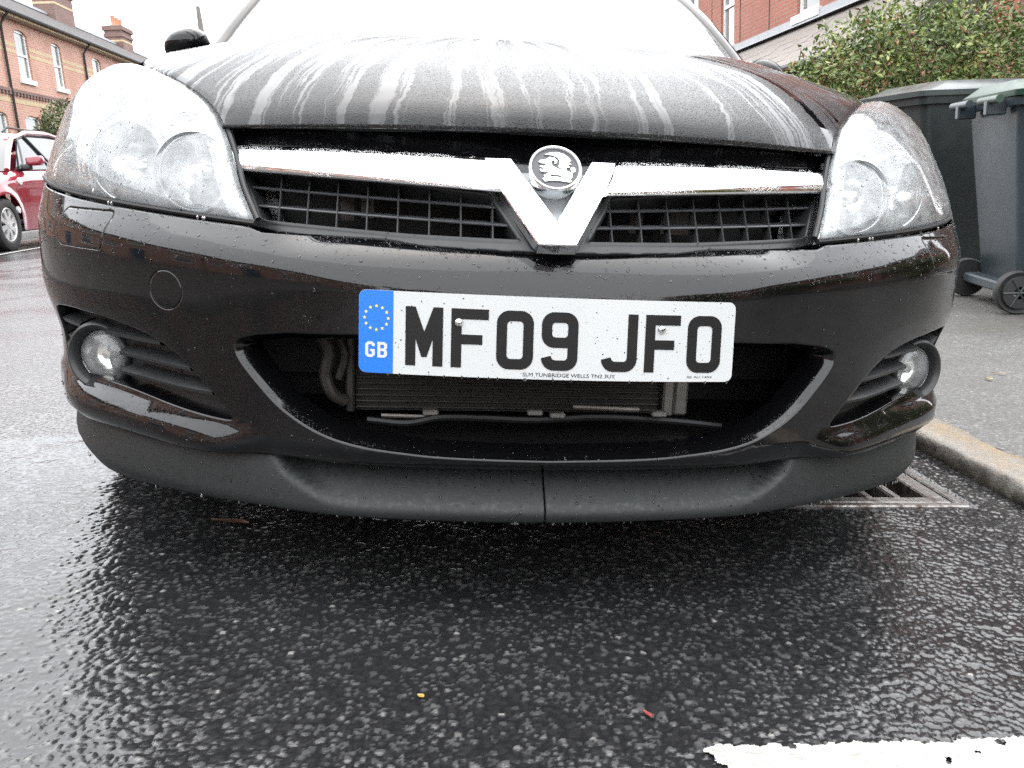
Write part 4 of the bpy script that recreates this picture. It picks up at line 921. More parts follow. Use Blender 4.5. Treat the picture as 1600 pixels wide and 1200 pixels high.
# drops hanging from the spoiler and the plate
V = []; hp = []
for s in np.sort(RNG.uniform(-.9, .9, 46)): hp.append((plan(np.array(s), np.array(np.interp(abs(s), spb[::-1, 0], spb[::-1, 1])), np.array(-.008-.03*sstep(abs(s), .7, 1.))), .0010+.0017*RNG.random()**2))
for u in RNG.uniform(-.24, .255, 16): hp.append((pmap(u, -.0558, -.001), .0018))
for s in RNG.uniform(-.85, .85, 26): hp.append((LB[0]*0+plan(np.array(s), np.array(np.interp(abs(s), top_r[:, 0], top_r[:, 1])+.004), d_bumper(np.array(s), np.array(np.interp(abs(s), top_r[:, 0], top_r[:, 1])))+.003), .0020)) if abs(s) > .5 else None
mb = MB()
for p, r_ in hp: mb.lathe([(.0003, .003), (r_*.8, .001), (r_, -.0005), (r_*.7, -.0022), (.0002, -.003)], p, (0, 0, 1), 8, up=(1, 0, 0))
o = mb.build('water_drops', MT['water'], car, True, 180); o['kind'] = 'stuff'
# ================================================================ wheelie bins (upright, standing on the pavement)
MT['bin_dark'] = plain('dark_grey_bin_plastic', (.02, .025, .026), .42, var=.3, vscale=5, bumpy=(500, .1))
MT['bin_blue'] = plain('blue_grey_bin_plastic', (.032, .045, .053), .36, var=.25, vscale=5, bumpy=(500, .1))
MT['bin_lid'] = plain('grey_bin_lid', (.062, .072, .072), .22, var=.2, vscale=6)
MT['bin_green'] = plain('green_bin_lid', (.02, .05, .032), .35, var=.2, vscale=6)
def wheelie_bin(loc, rz, body_m, lid_m, label):
    """local +x is the front, wheels and handle at -x"""
    b = empty('wheelie_bin', loc, rz); tag(b, label, 'bin', 'wheelie bins on the pavement')
    UPRIGHT.add(b); rows = []
    def ring(z, x0, x1, hy, r):
        P = rrect(x0, -hy, x1, hy, r, 5); return [(x, y, z) for x, y in P]
    prof = [(.07, -.20, .22, .20, .05), (.10, -.225, .25, .235, .06), (.35, -.25, .29, .25, .06), (.80, -.30, .345, .275, .055), (.965, -.315, .36, .285, .05), (.968, -.335, .385, .305, .05), (1.005, -.338, .388, .307, .05), (1.006, -.31, .355, .28, .05), (.90, -.30, .345, .272, .05)]
    P = np.array([ring(*q) for q in prof]); P = np.concatenate([P, P[:, :1]], 1)
    bo = grid_mesh('body', P, body_m, b, flip=True, sharp=40)
    MB().box((-.19, -.19, .068), (.21, .19, .072)).build('base', body_m, bo)
    lp = [(1.008, -.345, .405, .318, .05), (1.035, -.347, .408, .320, .05), (1.040, -.340, .395, .312, .05), (1.052, -.33, .34, .29, .06), (1.085, -.30, .27, .25, .08), (1.092, -.24, .20, .19, .08), (1.094, -.1, .1, .1, .08)]
    L = np.array([ring(*q) for q in lp]); L = np.concatenate([L, L[:, :1]], 1)
    ld = grid_mesh('lid', L, lid_m, b, flip=True, sharp=30)
    MB().bevbox((.10, -.314, 1.045), (.26, -.296, 1.068), .006).build('hand_grip', lid_m, ld)
    for s in (-1, 1):
        MB().tube([(-.40, s*.06, 1.0), (-.40, s*.26, 1.0)], .019, 12).build('handle', lid_m if s < 0 else body_m, b, True)
        MB().bevbox((-.42, s*.16-.02, .93), (-.33, s*.16+.02, 1.0), .006).build('hinge', body_m, b)
        MB().lathe([(.03, .028), (.075, .026), (.080, .012), (.098, .020), (.102, .010), (.102, -.022), (.098, -.03), (.03, -.03)], (-.265, s*.285, .102), (0, s, 0), 32).build('wheel', MT['tyre'], b, True, 40)
        for q in range(6):
            a = q*math.pi/3; MB().tube([(-.265, s*.31, .102), (-.265+.075*math.cos(a), s*.31, .102+.075*math.sin(a))], .006, 6).build('spoke', MT['bin_dark'], b)
    MB().tube([(-.265, -.29, .102), (-.265, .29, .102)], .014, 10).build('axle', MT['bin_dark'], b, True)
    MB().bevbox((-.30, -.235, .085), (-.22, .235, .135), .008).build('axle_block', body_m, b)
    return b
wheelie_bin((2.98, 3.03, -.125), R(-12), MT['bin_blue'], MT['bin_green'], 'blue grey wheelie bin with green lid, its wheels towards the road').scale = (1.0, 1.12, 1.0)
bd_ = wheelie_bin((3.06, 4.12, -.128), R(187), MT['bin_dark'], MT['bin_lid'], 'dark grey wheelie bin with grey lid under the shrub'); bd_.scale = (1.05, 1.05, 1.08)
# ================================================================ houses
def brick_mat(name, c1, c2, mortar, sx=1.0):
    k = NT(name); o_ = k.obj(); sp = k.n('SeparateXYZ', {0: o_}); cv = k.n('CombineXYZ', {0: k.math('ADD', sp.outputs[1], sp.outputs[0]), 1: sp.outputs[2], 2: 0.0})
    b = k.n('TexBrick', {'Vector': cv.outputs[0], 'Color1': c1, 'Color2': c2, 'Mortar': mortar, 'Scale': 1.0, 'Mortar Size': .010, 'Brick Width': .225*sx, 'Row Height': .075, 'Bias': 0.0})
    k.p(Base_Color=k.mix(k.ramp(k.noise(.9, o_, 6), [(.4, 0), (.7, .45)]), b.outputs['Color'], tuple(x*.62 for x in c1)), Roughness=.85, Normal=k.bump(k.math('MULTIPLY', b.outputs['Fac'], -1.0), .5, .008)); return k.m
MT['brick'] = brick_mat('red_brick', (.50, .25, .18), (.43, .205, .15), (.45, .39, .33))
MT['brick2'] = brick_mat('bright_red_brick', (.37, .13, .092), (.31, .11, .078), (.30, .20, .16))
MT['brick_dk'] = brick_mat('dull_red_brick', (.20, .10, .085), (.15, .08, .07), (.2, .18, .16))
MT['cream'] = brick_mat('cream_brick', (.56, .42, .24), (.50, .37, .21), (.42, .38, .3))
MT['wframe'] = plain('white_window_paint', (.78, .79, .78), .35, var=.04)
k = NT('house_window_glass'); k.p(Base_Color=k.mix(k.noise(1.1, detail=3), (.05, .055, .055), (.25, .26, .26)), Roughness=.05, IOR=1.7); MT['wglass'] = k.m
MT['curtain'] = plain('net_curtain', (.6, .6, .58), .9, var=.12, vscale=9)
k = NT('roof_slate'); o_ = k.obj(); spx = k.n('SeparateXYZ', {0: o_}); cv = k.n('CombineXYZ', {0: spx.outputs[1], 1: k.math('MULTIPLY', spx.outputs[2], 1.9), 2: 0.0})
b = k.n('TexBrick', {'Vector': cv.outputs[0], 'Color1': (.105, .095, .093), 'Color2': (.075, .07, .072), 'Mortar': (.035, .033, .034), 'Scale': 1.0, 'Mortar Size': .012, 'Brick Width': .26, 'Row Height': .22})
k.p(Base_Color=b.outputs['Color'], Roughness=.9, Specular_IOR_Level=.2, Normal=k.bump(k.math('MULTIPLY', b.outputs['Fac'], -1.0), .5, .01)); MT['slate'] = k.m
MT['slate_piece'] = plain('porch_slate', (.20, .175, .155), .5, var=.35, vscale=2.2)
MT['lead'] = plain('lead_flashing', (.33, .34, .36), .5, var=.15, vscale=5); MT['pipe'] = plain('black_iron_pipe', (.02, .02, .021), .5)
MT['pot'] = plain('terracotta_pot', (.50, .23, .15), .8, var=.2, vscale=6); MT['lichen'] = plain('mossy_cap', (.17, .16, .11), .9, var=.3, vscale=5); MT['door'] = plain('painted_front_door', (.05, .09, .14), .35)
def window(parent, fmap, u0, u1, v0, v1, glass_h=-.09, split=True, arch=False, sill=True):
    fw = .075; w_ = MB()
    def bx(a, b, c, d, h0, h1):
        V = [fmap(u, v, h) for u in (a, b) for v in (c, d) for h in (h0, h1)]; w_.add(V, [(0, 1, 3, 2), (4, 6, 7, 5), (0, 4, 5, 1), (2, 3, 7, 6), (0, 2, 6, 4), (1, 5, 7, 3)])
    bx(u0, u0+fw, v0, v1, -.12, -.055); bx(u1-fw, u1, v0, v1, -.12, -.055); bx(u0+fw, u1-fw, v1-fw, v1, -.12, -.057); bx(u0+fw, u1-fw, v0, v0+fw, -.12, -.057)
    if split: bx(u0+fw, u1-fw, (v0+v1)/2-.03, (v0+v1)/2+.03, -.12, -.05)
    o = w_.build('window', MT['wframe'], parent)
    for a, b in (((v0+fw, (v0+v1)/2-.03), ((v0+v1)/2+.03, v1-fw)) if split else ((v0+fw, v1-fw),)):
        mesh('pane', [fmap(u0+fw, a, glass_h), fmap(u1-fw, a, glass_h), fmap(u1-fw, b, glass_h), fmap(u0+fw, b, glass_h)], [(0, 1, 2, 3)], MT['wglass'], o, False)
    if sill:
        w_ = MB(); bx(u0-.10, u1+.10, v0-.13, v0, -.12, .07); w_.build('sill', MT['wframe'], o)
    return o
def chimney(parent, x, y, z0, z1, w_=.75, L=1.5, pots=4):
    m = MB().box((x-w_/2, y-L/2, z0), (x+w_/2, y+L/2, z1-.55)).box((x-w_/2-.05, y-L/2-.05, z1-.55), (x+w_/2+.05, y+L/2+.05, z1-.40)).box((x-w_/2+.003, y-L/2+.003, z1-.40), (x+w_/2-.003, y+L/2-.003, z1-.22)).box((x-w_/2-.08, y-L/2-.08, z1-.22), (x+w_/2+.08, y+L/2+.08, z1))
    c = m.build('chimney', MT['brick_dk'], parent)
    MB().box((x-w_/2-.012, y-L/2-.012, z0+(z1-z0)*.45), (x+w_/2+.012, y+L/2+.012, z0+(z1-z0)*.45+.09)).build('band', MT['cream'], c)
    MB().add([(x+sx*(w_/2+.0), y+sy*(L/2), z1) for sx, sy in ((-1, -1), (1, -1), (1, 1), (-1, 1))]+[(x, y-L/3, z1+.12), (x, y+L/3, z1+.12)], [(0, 1, 4), (1, 2, 5, 4), (2, 3, 5), (3, 0, 4, 5)]).build('cap', MT['lichen'], c)
    for q in range(pots):
        MB().lathe([(.11, 0), (.105, .05), (.095, .40), (.115, .44), (.115, .5), (.085, .5), (.085, .3)], (x, y-L/2+L*(q+.5)/pots, z1+.04), (0, 0, 1), 14, up=(1, 0, 0)).build('chimney_pot', MT['pot'], c, True, 40)
    return c
HW = 6.5; LX0 = -12.5
def left_house(y0):
    """one house of the far terrace, built between y0 and y0 + HW, its front at x = LX0"""
    h = empty('brick_house', (LX0, y0, -.2)); UPRIGHT.add(h); g = -.2
    fm = lambda u, v, t: (t, u, v-g)
    wins = [(.85, 1.75, 4.30, 5.78), (3.60, 4.40, 4.30, 5.78)]; low = [(.62, 1.75, 1.35, 3.2), (5.0, 5.95, 1.9, 3.2)]
    door = (3.2, 4.15, .1, 2.5)
    rect = lambda a, b, c, d: np.array([(a, c), (b, c), (b, d), (a, d)])
    archw = lambda a, b, c, d: np.array([(a, c), (b, c), (b, d-.10), (b-(b-a)*.2, d-.03), ((a+b)/2, d), (a+(b-a)*.2, d-.03), (a, d-.10)])
    wl = extrude2('wall', rect(0, HW, -1.0, 6.25), [archw(*q)[::-1] for q in wins+low]+[rect(*door)[::-1]], fm, 0, -.22, MT['brick'], h)
    MB().box((-8.2, .002, -.8), (-.225, HW-.002, 6.4)).build('side_walls', MT['brick_dk'], h)
    for q in wins+low: window(h, fm, *q)
    dr_ = MB().box((-.16, door[0], door[2]-g), (-.12, door[1], door[3]-g)).build('door', MT['door'], h); MB().lathe([(.03, 0), (.03, .03), (.001, .04)], (-.12, door[0]+.12, 1.3), (1, 0, 0), 10).build('handle', MT['chrome_plain'], dr_)
    for z in (5.22, 5.02): MB().box((-.01, .0, z-g), (.006, .85, z+.10-g)).box((-.01, 1.75, z-g), (.006, 3.6, z+.1-g)).box((-.01, 4.4, z-g), (.006, HW, z+.1-g)).build('cream_band', MT['cream'], h)
    MB().box((-.01, 0, 3.52-g), (.008, HW, 3.66-g)).build('cream_band', MT['cream'], h)
    dn = MB().box((-.01, 0, 3.84-g), (.07, HW, 3.93-g))
    for q in range(int(HW/.23)): dn.box((-.01, .05+q*.23, 3.74-g), (.065, .05+q*.23+.11, 3.838-g))
    dn.build('dentil_course', MT['brick_dk'], h)
    rf = grid_mesh('roof', np.array([[(.30, -.0, 6.15-g), (.30, HW, 6.15-g)], [(.30, 0, 6.22-g), (.30, HW, 6.22-g)], [(-3.7, 0, 8.42-g), (-3.7, HW, 8.42-g)], [(-8.0, 0, 6.1-g), (-8.0, HW, 6.1-g)]]), MT['slate'], h, flip=True, smooth=False)
    MB().box((-3.82, 0, 8.39-g), (-3.58, HW, 8.49-g)).build('ridge', MT['lead'], rf)
    MB().tube([(.36, 0, 6.14-g), (.36, HW, 6.14-g)], .06, 8).build('gutter', MT['pipe'], rf)
    MB().box((.0, 0, 6.02-g), (.27, HW, 6.12-g)).build('soffit', MT['cream'], rf)
    MB().tube([(.34, 6.42, 6.1-g), (.20, 6.42, 5.95-g), (.06, 6.42, 5.75-g), (.06, 6.42, 0)], .04, 8).build('downpipe', MT['pipe'], h, True)
    return h
lh = left_house(28.4)
chimney(lh, -3.7, 13.55-28.4+28.4, 8.0-.2+.2, 10.2) if False else None
# chimneys stand on the ridge at party walls
n0 = lh
lab_l = 'red brick terraced house with cream bands and slate roof across the road'
tag(lh, lab_l, 'house', 'brick terrace across the road')
allL = [lh]
for q in range(-10, 7):
    if q == 0: continue
    c = copy_tree(lh); c.location.y = 28.4+HW*q-1.05*0; allL.append(c); UPRIGHT.add(c)
for hse in allL: hse.location.y -= .40
cb = chimney(lh, -3.7, 14.4, 8.2, 10.1, .9, 2.2, 4); cb.location = (0, 0, 0)
nxt = [o for o in allL if abs(o.location.y-(28.0+HW*3)) < .1][0]
chimney(nxt, -3.7, 3.4, 8.1, 9.55, .9, 1.7, 3); nxt['label'] = 'terraced brick house with clay pots on its capped chimney'
lh['label'] = 'terraced brick house under the large banded chimney behind the garden bush'
# right hand terrace
RX0 = 6.5
def right_house(y0, W_=10.4):
    h = empty('brick_house', (RX0, y0, -.3)); UPRIGHT.add(h); g = -.3
    fm = lambda u, v, t: (-t, u, v-g); rect = lambda a, b, c, d: np.array([(a, c), (b, c), (b, d), (a, d)])
    wins = [(4.82, 5.72, 3.08, 4.75), (8.95, 9.8, 3.08, 4.75)]; low = [(1.0, 1.9, 3.08, 4.75)]
    extrude2('wall', rect(0, W_, -1.0, 5.6), [rect(*q)[::-1] for q in wins+low], fm, 0, -.22, MT['brick2'], h)
    MB().box((.225, .002, -.7), (8.0, W_-.002, 5.85)).build('side_walls', MT['brick_dk'], h)
    for q in wins+low: window(h, fm, *q)
    for u in (7.0, 8.58): MB().box((-.012, u-.008, 3.2), (.0, u+.008, 5.8)).build('cable', MT['pipe'], h)
    rf = grid_mesh('roof', np.array([[(-.3, 0, 5.8), (-.3, W_, 5.8)], [(-.3, 0, 5.87), (-.3, W_, 5.87)], [(4, 0, 8.3), (4, W_, 8.3)], [(8, 0, 5.8), (8, W_, 5.8)]]), MT['slate'], h, smooth=False)
    MB().tube([(-.36, 0, 5.8), (-.36, W_, 5.8)], .06, 8).build('gutter', MT['pipe'], rf)
    # lean-to roof of single slates over the bay and porch
    zt, zb, xo = 2.90-g, 2.0-g, -1.25; L = math.hypot(xo, zt-zb); y_a, y_b = .2, 9.05
    pr = mesh('porch_roof', [(0, y_a, zt-.03), (xo, y_a, zb-.03), (xo, y_b, zb-.03), (0, y_b, zt-.03), (0, y_a, zb-.12), (xo, y_a, zb-.12), (xo, y_b, zb-.12), (0, y_b, zb-.12)], [(0, 3, 2, 1), (4, 5, 6, 7), (0, 1, 5, 4), (1, 2, 6, 5), (2, 3, 7, 6)], MT['slate'], h, False)
    sm = None; nr = 7; rl = L/nr; ang_ = math.atan2(zt-zb, -xo)
    for r_ in range(nr):
        y = y_a-(.14 if r_ % 2 else 0); 
        while y < y_b:
            ya, yb = max(y_a, y), min(y_b, y+.275)
            if yb-ya > .05:
                if sm is None or yb-ya < .26:
                    ob = MB().bevbox((-.0, 0, -.006), (rl*1.18, yb-ya-.006, .006), .002).build('slate', MT['slate_piece'], pr)
                    if yb-ya > .26: sm = ob
                else: ob = sm.copy(); link(ob, pr)
                t = r_*rl; ob.location = (xo+t*math.cos(ang_), ya, zb+t*math.sin(ang_)+.012+random.uniform(-.002, .003)); ob.rotation_euler = (random.uniform(-.003, .003), -ang_+.02, 0)
            y += .28
    MB().box((-.05, y_a, zt-.03), (-.001, y_b, zt+.14)).add([(-.04, y_a, zt+.03), (-.22, y_a, zt-.05), (-.22, y_b, zt-.05), (-.04, y_b, zt+.03)], [(0, 1, 2, 3)]).build('flashing', MT['lead'], pr)
    MB().tube([(xo-.05, y_a, zb-.04), (xo-.05, y_b, zb-.04)], .05, 8).build('gutter', MT['pipe'], pr, True)
    MB().box((xo+.10, .6, -.7), (xo+.32, 1.2, zb-.125)).box((xo+.32, .6, -.7), (-.001, .8, zb-.125)).build('porch_wall', MT['brick2'], h)
    MB().box((xo+.10, 5.3, -.7), (xo+.32, 7.7, 1.1)).box((xo+.32, 7.5, -.7), (-.001, 7.7, zb-.125)).build('bay_wall', MT['brick2'], h)
    MB().box((xo+.06, 5.2, 1.1), (xo+.30, 7.8, 1.22)).box((xo+.12, 5.3, 1.22), (xo+.2, 5.4, zb-.125)).box((xo+.12, 6.45, 1.22), (xo+.2, 6.55, zb-.125)).box((xo+.12, 7.6, 1.22), (xo+.2, 7.7, zb-.125)).box((xo+.12, 5.4, zb-.3), (xo+.2, 7.6, zb-.125)).build('bay_frame', MT['wframe'], h)
    mesh('bay_glass', [(xo+.16, 5.4, 1.22), (xo+.16, 7.6, 1.22), (xo+.16, 7.6, zb-.3), (xo+.16, 5.4, zb-.3)], [(0, 1, 2, 3)], MT['wglass'], h, False)
    return h
rh = right_house(8.9); tag(rh, 'bright red brick house with lean-to slate porch roof behind the shrub', 'house', 'brick terrace beside the pavement')
for q in (-4, -3, -2, -1, 1, 2, 3):
    c = copy_tree(rh); c.location.y = 8.9+10.45*q; UPRIGHT.add(c)
    if q < 0: c.location.x += 9.0
    if q == 1: c['label'] = 'red brick house next beyond the slate porch'
    elif q > 1: c['label'] = 'red brick house farther along beyond the pavement'
    elif q == -1: c['label'] = 'red brick house beside the wheelie bins'
    else: c['label'] = 'red brick house along the pavement behind the photographer'
# row closing the street behind the camera
for q in range(4):
    c = copy_tree(lh); c.location = (-13.5+6.5*q*1.0, -46, -.2); c.rotation_euler = (0, 0, R(90)); UPRIGHT.add(c); c.location.x = -6+6.5*q; c['label'] = 'brick house closing the street end'; c['group'] = 'houses at the street end'
# ================================================================ shrubs
MT['bark'] = plain('shrub_bark', (.09, .06, .04), .8)
def leaf_mat(name, a, b, c):
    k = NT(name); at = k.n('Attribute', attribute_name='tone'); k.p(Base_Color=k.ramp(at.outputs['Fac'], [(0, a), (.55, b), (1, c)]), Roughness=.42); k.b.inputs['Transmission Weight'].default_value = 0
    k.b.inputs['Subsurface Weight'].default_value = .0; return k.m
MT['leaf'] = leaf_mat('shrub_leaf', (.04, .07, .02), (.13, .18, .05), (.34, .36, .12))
MT['leaf2'] = leaf_mat('garden_bush_leaf', (.05, .07, .03), (.10, .12, .05), (.22, .23, .11))
MT['flower'] = plain('fuchsia_flower', (.42, .02, .05), .5, var=.3, vscale=20)
MT['rusty_leaf'] = leaf_mat('rusty_leaf', (.10, .05, .02), (.20, .10, .04), (.34, .20, .09))
def leaf_cloud(name, blobs, count, size, m, parent, seed, shell=.55, elong=2.2):
    rg = np.random.default_rng(seed); w_ = np.array([b[3]*b[4]*b[5] for b in blobs])**.67; ch = rg.choice(len(blobs), count, p=w_/w_.sum()); bl = np.array(blobs)[ch]
    d = rg.normal(size=(count, 3)); d /= np.linalg.norm(d, axis=1)[:, None]; r_ = shell+(1.06-shell)*rg.random(count)**.7
    P = bl[:, :3]+d*r_[:, None]*bl[:, 3:6]+rg.normal(size=(count, 3))*.03
    ax = d*.5+rg.normal(size=(count, 3))*.8+np.array([0, 0, -.1]); ax /= np.linalg.norm(ax, axis=1)[:, None]; sd = np.cross(ax, rg.normal(size=(count, 3))); sd /= np.linalg.norm(sd, axis=1)[:, None]; nn = np.cross(ax, sd)
    L = size*(.6+.8*rg.random(count)); W_ = L/elong
    V = np.stack([P, P+ax*(L*.5)[:, None]+sd*(W_*.5)[:, None]+nn*(L*.10)[:, None], P+ax*L[:, None], P+ax*(L*.5)[:, None]-sd*(W_*.5)[:, None]+nn*(L*.10)[:, None]], 1)
    base = np.arange(count)*4; F_ = np.concatenate([np.c_[base, base+1, base+2], np.c_[base, base+2, base+3]])
    o = mesh(name, V.reshape(-1, 3), F_, m, parent, False); o['kind'] = 'stuff'
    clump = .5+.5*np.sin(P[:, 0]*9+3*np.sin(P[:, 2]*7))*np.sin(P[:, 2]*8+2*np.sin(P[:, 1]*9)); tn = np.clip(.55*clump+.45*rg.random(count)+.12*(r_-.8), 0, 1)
    a_ = o.data.attributes.new('tone', 'FLOAT', 'POINT'); a_.data.foreach_set('value', np.repeat(tn, 4).astype(np.float32)); return o
sh = empty('flowering_shrub', (4.3, 6.2, -.15)); UPRIGHT.add(sh); tag(sh, 'dense green shrub with a few red flowers behind the wheelie bins', 'shrub')
bl = [(-1.0, .45, 1.14, .44, .45, .48), (-.62, .35, 1.38, .52, .5, .58), (-.2, .3, 1.56, .54, .5, .58), (.25, .2, 1.50, .55, .5, .58), (.62, .1, 1.38, .5, .5, .52), (1.1, .0, 1.15, .50, .5, .46), (1.5, -.1, 1.10, .5, .5, .5), (0, .1, .8, .8, .5, .7), (.8, -.1, .7, .8, .5, .6), (-.6, .3, .6, .5, .5, .6), (1.9, -.3, 1.1, .5, .5, .6)]
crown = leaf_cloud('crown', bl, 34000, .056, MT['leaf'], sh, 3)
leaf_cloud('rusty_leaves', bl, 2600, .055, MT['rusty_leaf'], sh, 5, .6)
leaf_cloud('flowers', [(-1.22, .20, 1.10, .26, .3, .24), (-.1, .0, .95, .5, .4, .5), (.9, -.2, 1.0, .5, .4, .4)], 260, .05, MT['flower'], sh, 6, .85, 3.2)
tr_ = MB(); rg = np.random.default_rng(4)
for q in range(26):
    b = bl[q % len(bl)]; e = np.array(b[:3])+rg.normal(size=3)*.25; s_ = np.array([rg.uniform(-.5, 1.2), rg.uniform(0, .3), 0]); tr_.tube([s_, s_*.5+e*.5+rg.normal(size=3)*.08, e], [.018, .012, .004], 6)
tr_.build('stem', MT['bark'], sh, True)
for q, yy in enumerate((1.2, -3.2, -8.0)):
    c = copy_tree(sh); c.location = (5.6, yy, -.2); c.rotation_euler[2] = R(70+40*q); UPRIGHT.add(c); c['group'] = 'garden shrubs along the pavement'; c['label'] = 'leafy green shrub in the front garden behind the photographer'
gb = empty('garden_bush', (-10.9, 26.4, -.2)); UPRIGHT.add(gb); tag(gb, 'straggly green bush in front of the brick terrace', 'bush')
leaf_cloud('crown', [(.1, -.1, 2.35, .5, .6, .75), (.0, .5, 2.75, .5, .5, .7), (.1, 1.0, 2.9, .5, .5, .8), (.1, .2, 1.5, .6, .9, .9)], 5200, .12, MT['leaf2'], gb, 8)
MB().tube([(0, .2, -.2), (.05, .25, 1.2), (.0, .5, 2.5)], [.05, .04, .01], 8).build('stem', MT['bark'], gb, True)
# distant pole
pole = MB().tube([(0, 0, -1), (0, 0, 7.8), (0, 0, 8.6)], [.16, .12, .085], 10).build('telegraph_pole', plain('weathered_pole', (.16, .15, .14), .9), None, True); pole.location = (-9.15, 40, -.3); UPRIGHT.add(pole); pole.rotation_euler[1] = R(-1.5)
tag(pole, 'slim weathered pole rising beyond the black car pillar', 'pole')
# ================================================================ the red car (level, on the far side, facing the photographer)
rc = empty('red_car', (-4.99, 9.72, .055)); UPRIGHT.add(rc); tag(rc, 'red car with silver wheel and roof bars parked across the road', 'car')
# local: x=0 nearside flank, body towards -x; y towards its tail, front wheel at y=0; width 1.75
RW = 1.75
def rflank(y): return np.interp(y, [-.85, -.72, -.4, 0, .6, 2.6, 3.1, 3.35], [-.42, -.20, -.05, -.01, 0, 0, -.06, -.22])
def rtop(y): return np.interp(y, [-.85, -.7, -.3, .25, .75, 2.9, 3.35], [.62, .72, .82, .90, .95, 1.0, .98])
P = []
ys = np.r_[np.linspace(-.85, 3.35, 90)]
for y in ys:
    zl = .22
    for cy_ in (0, 2.6):
        if abs(y-cy_) < .36: zl = max(zl, .30+math.sqrt(.36**2-(y-cy_)**2))
    zt = rtop(y); col = []
    for z in np.linspace(zl, zt, 14):
        t = z/zt; bul = .035*math.sin(math.pi*np.clip((z-.2)/.85, 0, 1)); fl_ = 0
        for cy_ in (0, 2.6):
            dd = math.hypot(y-cy_, z-.30); fl_ = max(fl_, .028*math.exp(-((dd-.37)/.06)**2))
        col.append((rflank(y)-.05+bul+fl_-.10*max(0, (z-zt+.12)/.12)**2, y, z))
    P.append(col)
P = np.array(P); grid_mesh('flank', P, MT['red'], rc, flip=True)
Q = P.copy(); Q[:, :, 0] = -RW-Q[:, :, 0]; grid_mesh('flank', Q, MT['red'], rc)
Tp = np.array([[P[i, -1]*(1-u)+Q[i, -1]*u+np.array([0, 0, .05*math.sin(math.pi*u)]) for u in np.linspace(0, 1, 13)] for i in range(len(ys)) if ys[i] < .75]); grid_mesh('bonnet', Tp, MT['red'], rc)
nose = np.array([[(-.42-.05+(-RW+.94)*u-.0, -.85-.12*math.sin(math.pi*u), z) for u in np.linspace(0, 1, 13)] for z in np.linspace(.2, .64, 6)]); grid_mesh('front_bumper', nose, MT['red'], rc, flip=True)
def gh(y, t):     # greenhouse section: t 0 at the belt .. 1 at the roof edge
    zb = rtop(y)-.01; zr = np.interp(y, [.55, 1.15, 1.5, 2.2, 2.9, 3.2], [.93, 1.30, 1.40, 1.42, 1.36, 1.26]); z = zb+(zr-zb)*t; return np.array([-.10-.27*np.clip((z-.95)/.47, 0, 1)**1.1, y, z])
sw = np.array([[gh(y, t) for t in np.linspace(0, 1, 8)] for y in np.linspace(.62, 3.0, 30)]); grid_mesh('side_glass', sw, MT['carglass'], rc, flip=True)
sw2 = sw.copy(); sw2[:, :, 0] = -RW-sw2[:, :, 0]; grid_mesh('side_glass', sw2, MT['carglass'], rc)
rr = np.array([[(-.36-(RW-.72)*u, y, np.interp(y, [1.12, 1.5, 2.2, 2.9, 3.25], [1.31, 1.42, 1.44, 1.38, 1.27])+.03*math.sin(math.pi*u)) for u in np.linspace(0, 1, 13)] for y in np.linspace(1.12, 3.25, 20)]); grid_mesh('roof', rr, MT['red'], rc)
ws = np.array([[(-.16-.20*t-(RW-.32-.40*t)*u, .40+.74*t-.10*math.sin(math.pi*u), .93+.39*t+.01*math.sin(math.pi*t)) for u in np.linspace(0, 1, 13)] for t in np.linspace(0, 1, 8)]); grid_mesh('windscreen', ws, MT['carglass'], rc)
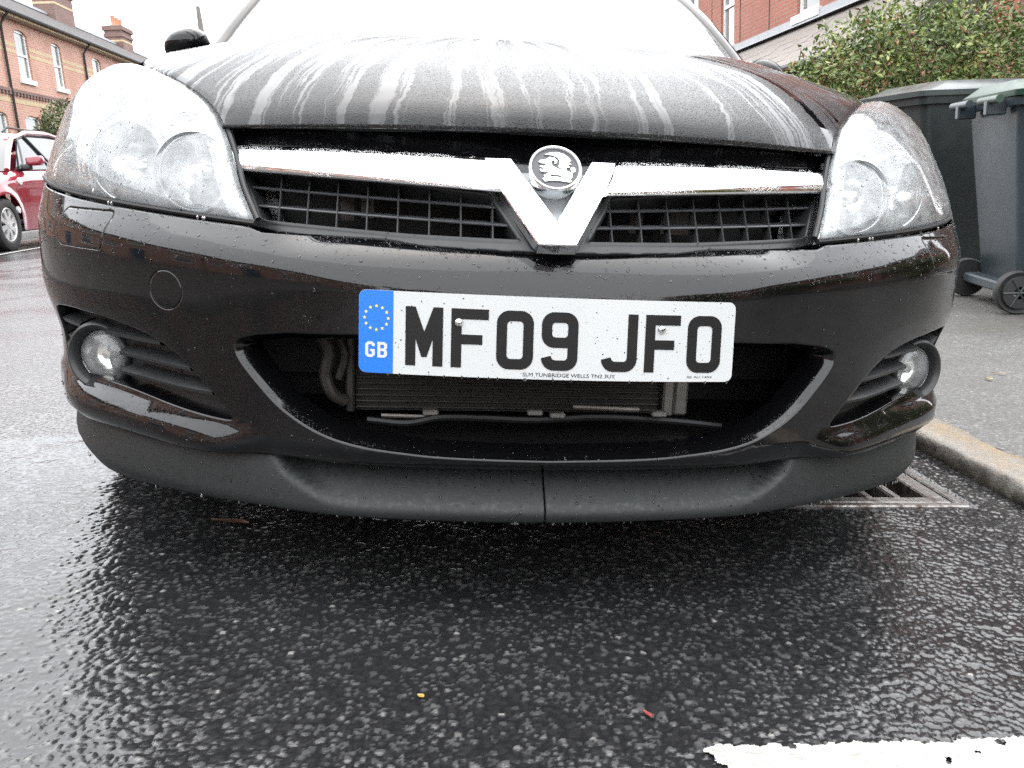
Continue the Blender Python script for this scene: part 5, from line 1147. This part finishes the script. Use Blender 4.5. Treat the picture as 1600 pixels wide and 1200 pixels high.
for s_ in (0, 1):
    mx = lambda p: (p[0], p[1], p[2]) if s_ == 0 else (-RW-p[0], p[1], p[2])
    MB().tube([mx((-.125, .40, .935)), mx((-.24, .78, 1.17)), mx((-.345, 1.15, 1.335)), mx((-.355, 1.6, 1.43)), mx((-.36, 2.3, 1.445)), mx((-.365, 2.9, 1.385)), mx((-.36, 3.25, 1.27))], .032, 8).build('pillar', MT['red'], rc, True)
    MB().tube([mx((-.075, .64, .945)), mx((-.10, .80, 1.03)), mx((-.20, 1.02, 1.20)), mx((-.31, 1.25, 1.34)), mx((-.355, 1.6, 1.40)), mx((-.37, 2.2, 1.415)), mx((-.36, 2.8, 1.37)), mx((-.2, 3.0, 1.15))], .012, 6).build('window_seal', MT['black_rubber'], rc, True)
    MB().tube([mx((-.085, 1.66, .985)), mx((-.345, 1.50, 1.405))], .016, 6).build('window_post', MT['black_rubber'], rc, True)
    MB().tube([mx((-.52, 1.35, 1.44)), mx((-.50, 1.45, 1.50)), mx((-.50, 2.7, 1.49)), mx((-.52, 2.85, 1.43))], .013, 8).build('roof_bar', MT['pipe'], rc, True)
    x0, x1 = sorted((mx((.16, 0, 0))[0], mx((-.03, 0, 0))[0]))
    mi = MB().bevbox((x0, .70, .985), (x1, .83, 1.10), .025).build('door_mirror', MT['red'], rc, True, 60)
    xa, xb = sorted((mx((.02, 0, 0))[0], mx((-.11, 0, 0))[0])); MB().bevbox((xa, .70, .93), (xb, .80, 1.01), .02).build('mirror_foot', MT['black_rubber'], mi, True, 60)
    for y, z in ((.45, .80), (.30, .47)):
        cxm = mx((rflank(y)-.012+.0, y, z)); MB().lathe([(.045, -.02), (.042, .006), (.02, .013), (.001, .014)], cxm, (1 if s_ == 0 else -1, 0, 0), 16).build('side_lamp', MT['white_lamp'], rc, True)
    for y in (0, 2.6):
        wheel(rc, mx((-.03, y, .305)), 1 if s_ == 0 else -1, r=.305, w_=.19, spokes=8, rim_r=.20)
        MB().lathe([(.35, -.02), (.35, -.25), (.05, -.25)], mx((-.05, y, .30)), (1 if s_ == 0 else -1, 0, 0), 24).build('wheel_arch_liner', MT['dark'], rc)
MB().box((-1.6, -.7, .20), (-.15, 3.2, .30)).build('underbody', MT['dark'], rc)
tl = np.array([[(-.27-.05-(RW-.64)*u, 3.30+.06*math.sin(math.pi*u), z) for u in np.linspace(0, 1, 9)] for z in np.linspace(.22, 1.25, 6)]); grid_mesh('tailgate', tl, MT['red'], rc)
for s_ in (-.45, -1.3):
    MB().bevbox((s_-.16, -.86, .58), (s_+.16, -.74, .70), .03).build('headlamp', MT['white_lamp'], rc, True)
MB().bevbox((-1.12, -.99, .42), (-.62, -.965, .52), .004).build('front_grille', MT['dark'], rc)
# ---------------------------------------------------------------- lean everything that stands on the cambered road
bpy.context.view_layer.update()
for o in list(SC.objects):
    if o.parent is None and o not in UPRIGHT and o.type in ('MESH', 'EMPTY'): o.matrix_world = G @ o.matrix_basis
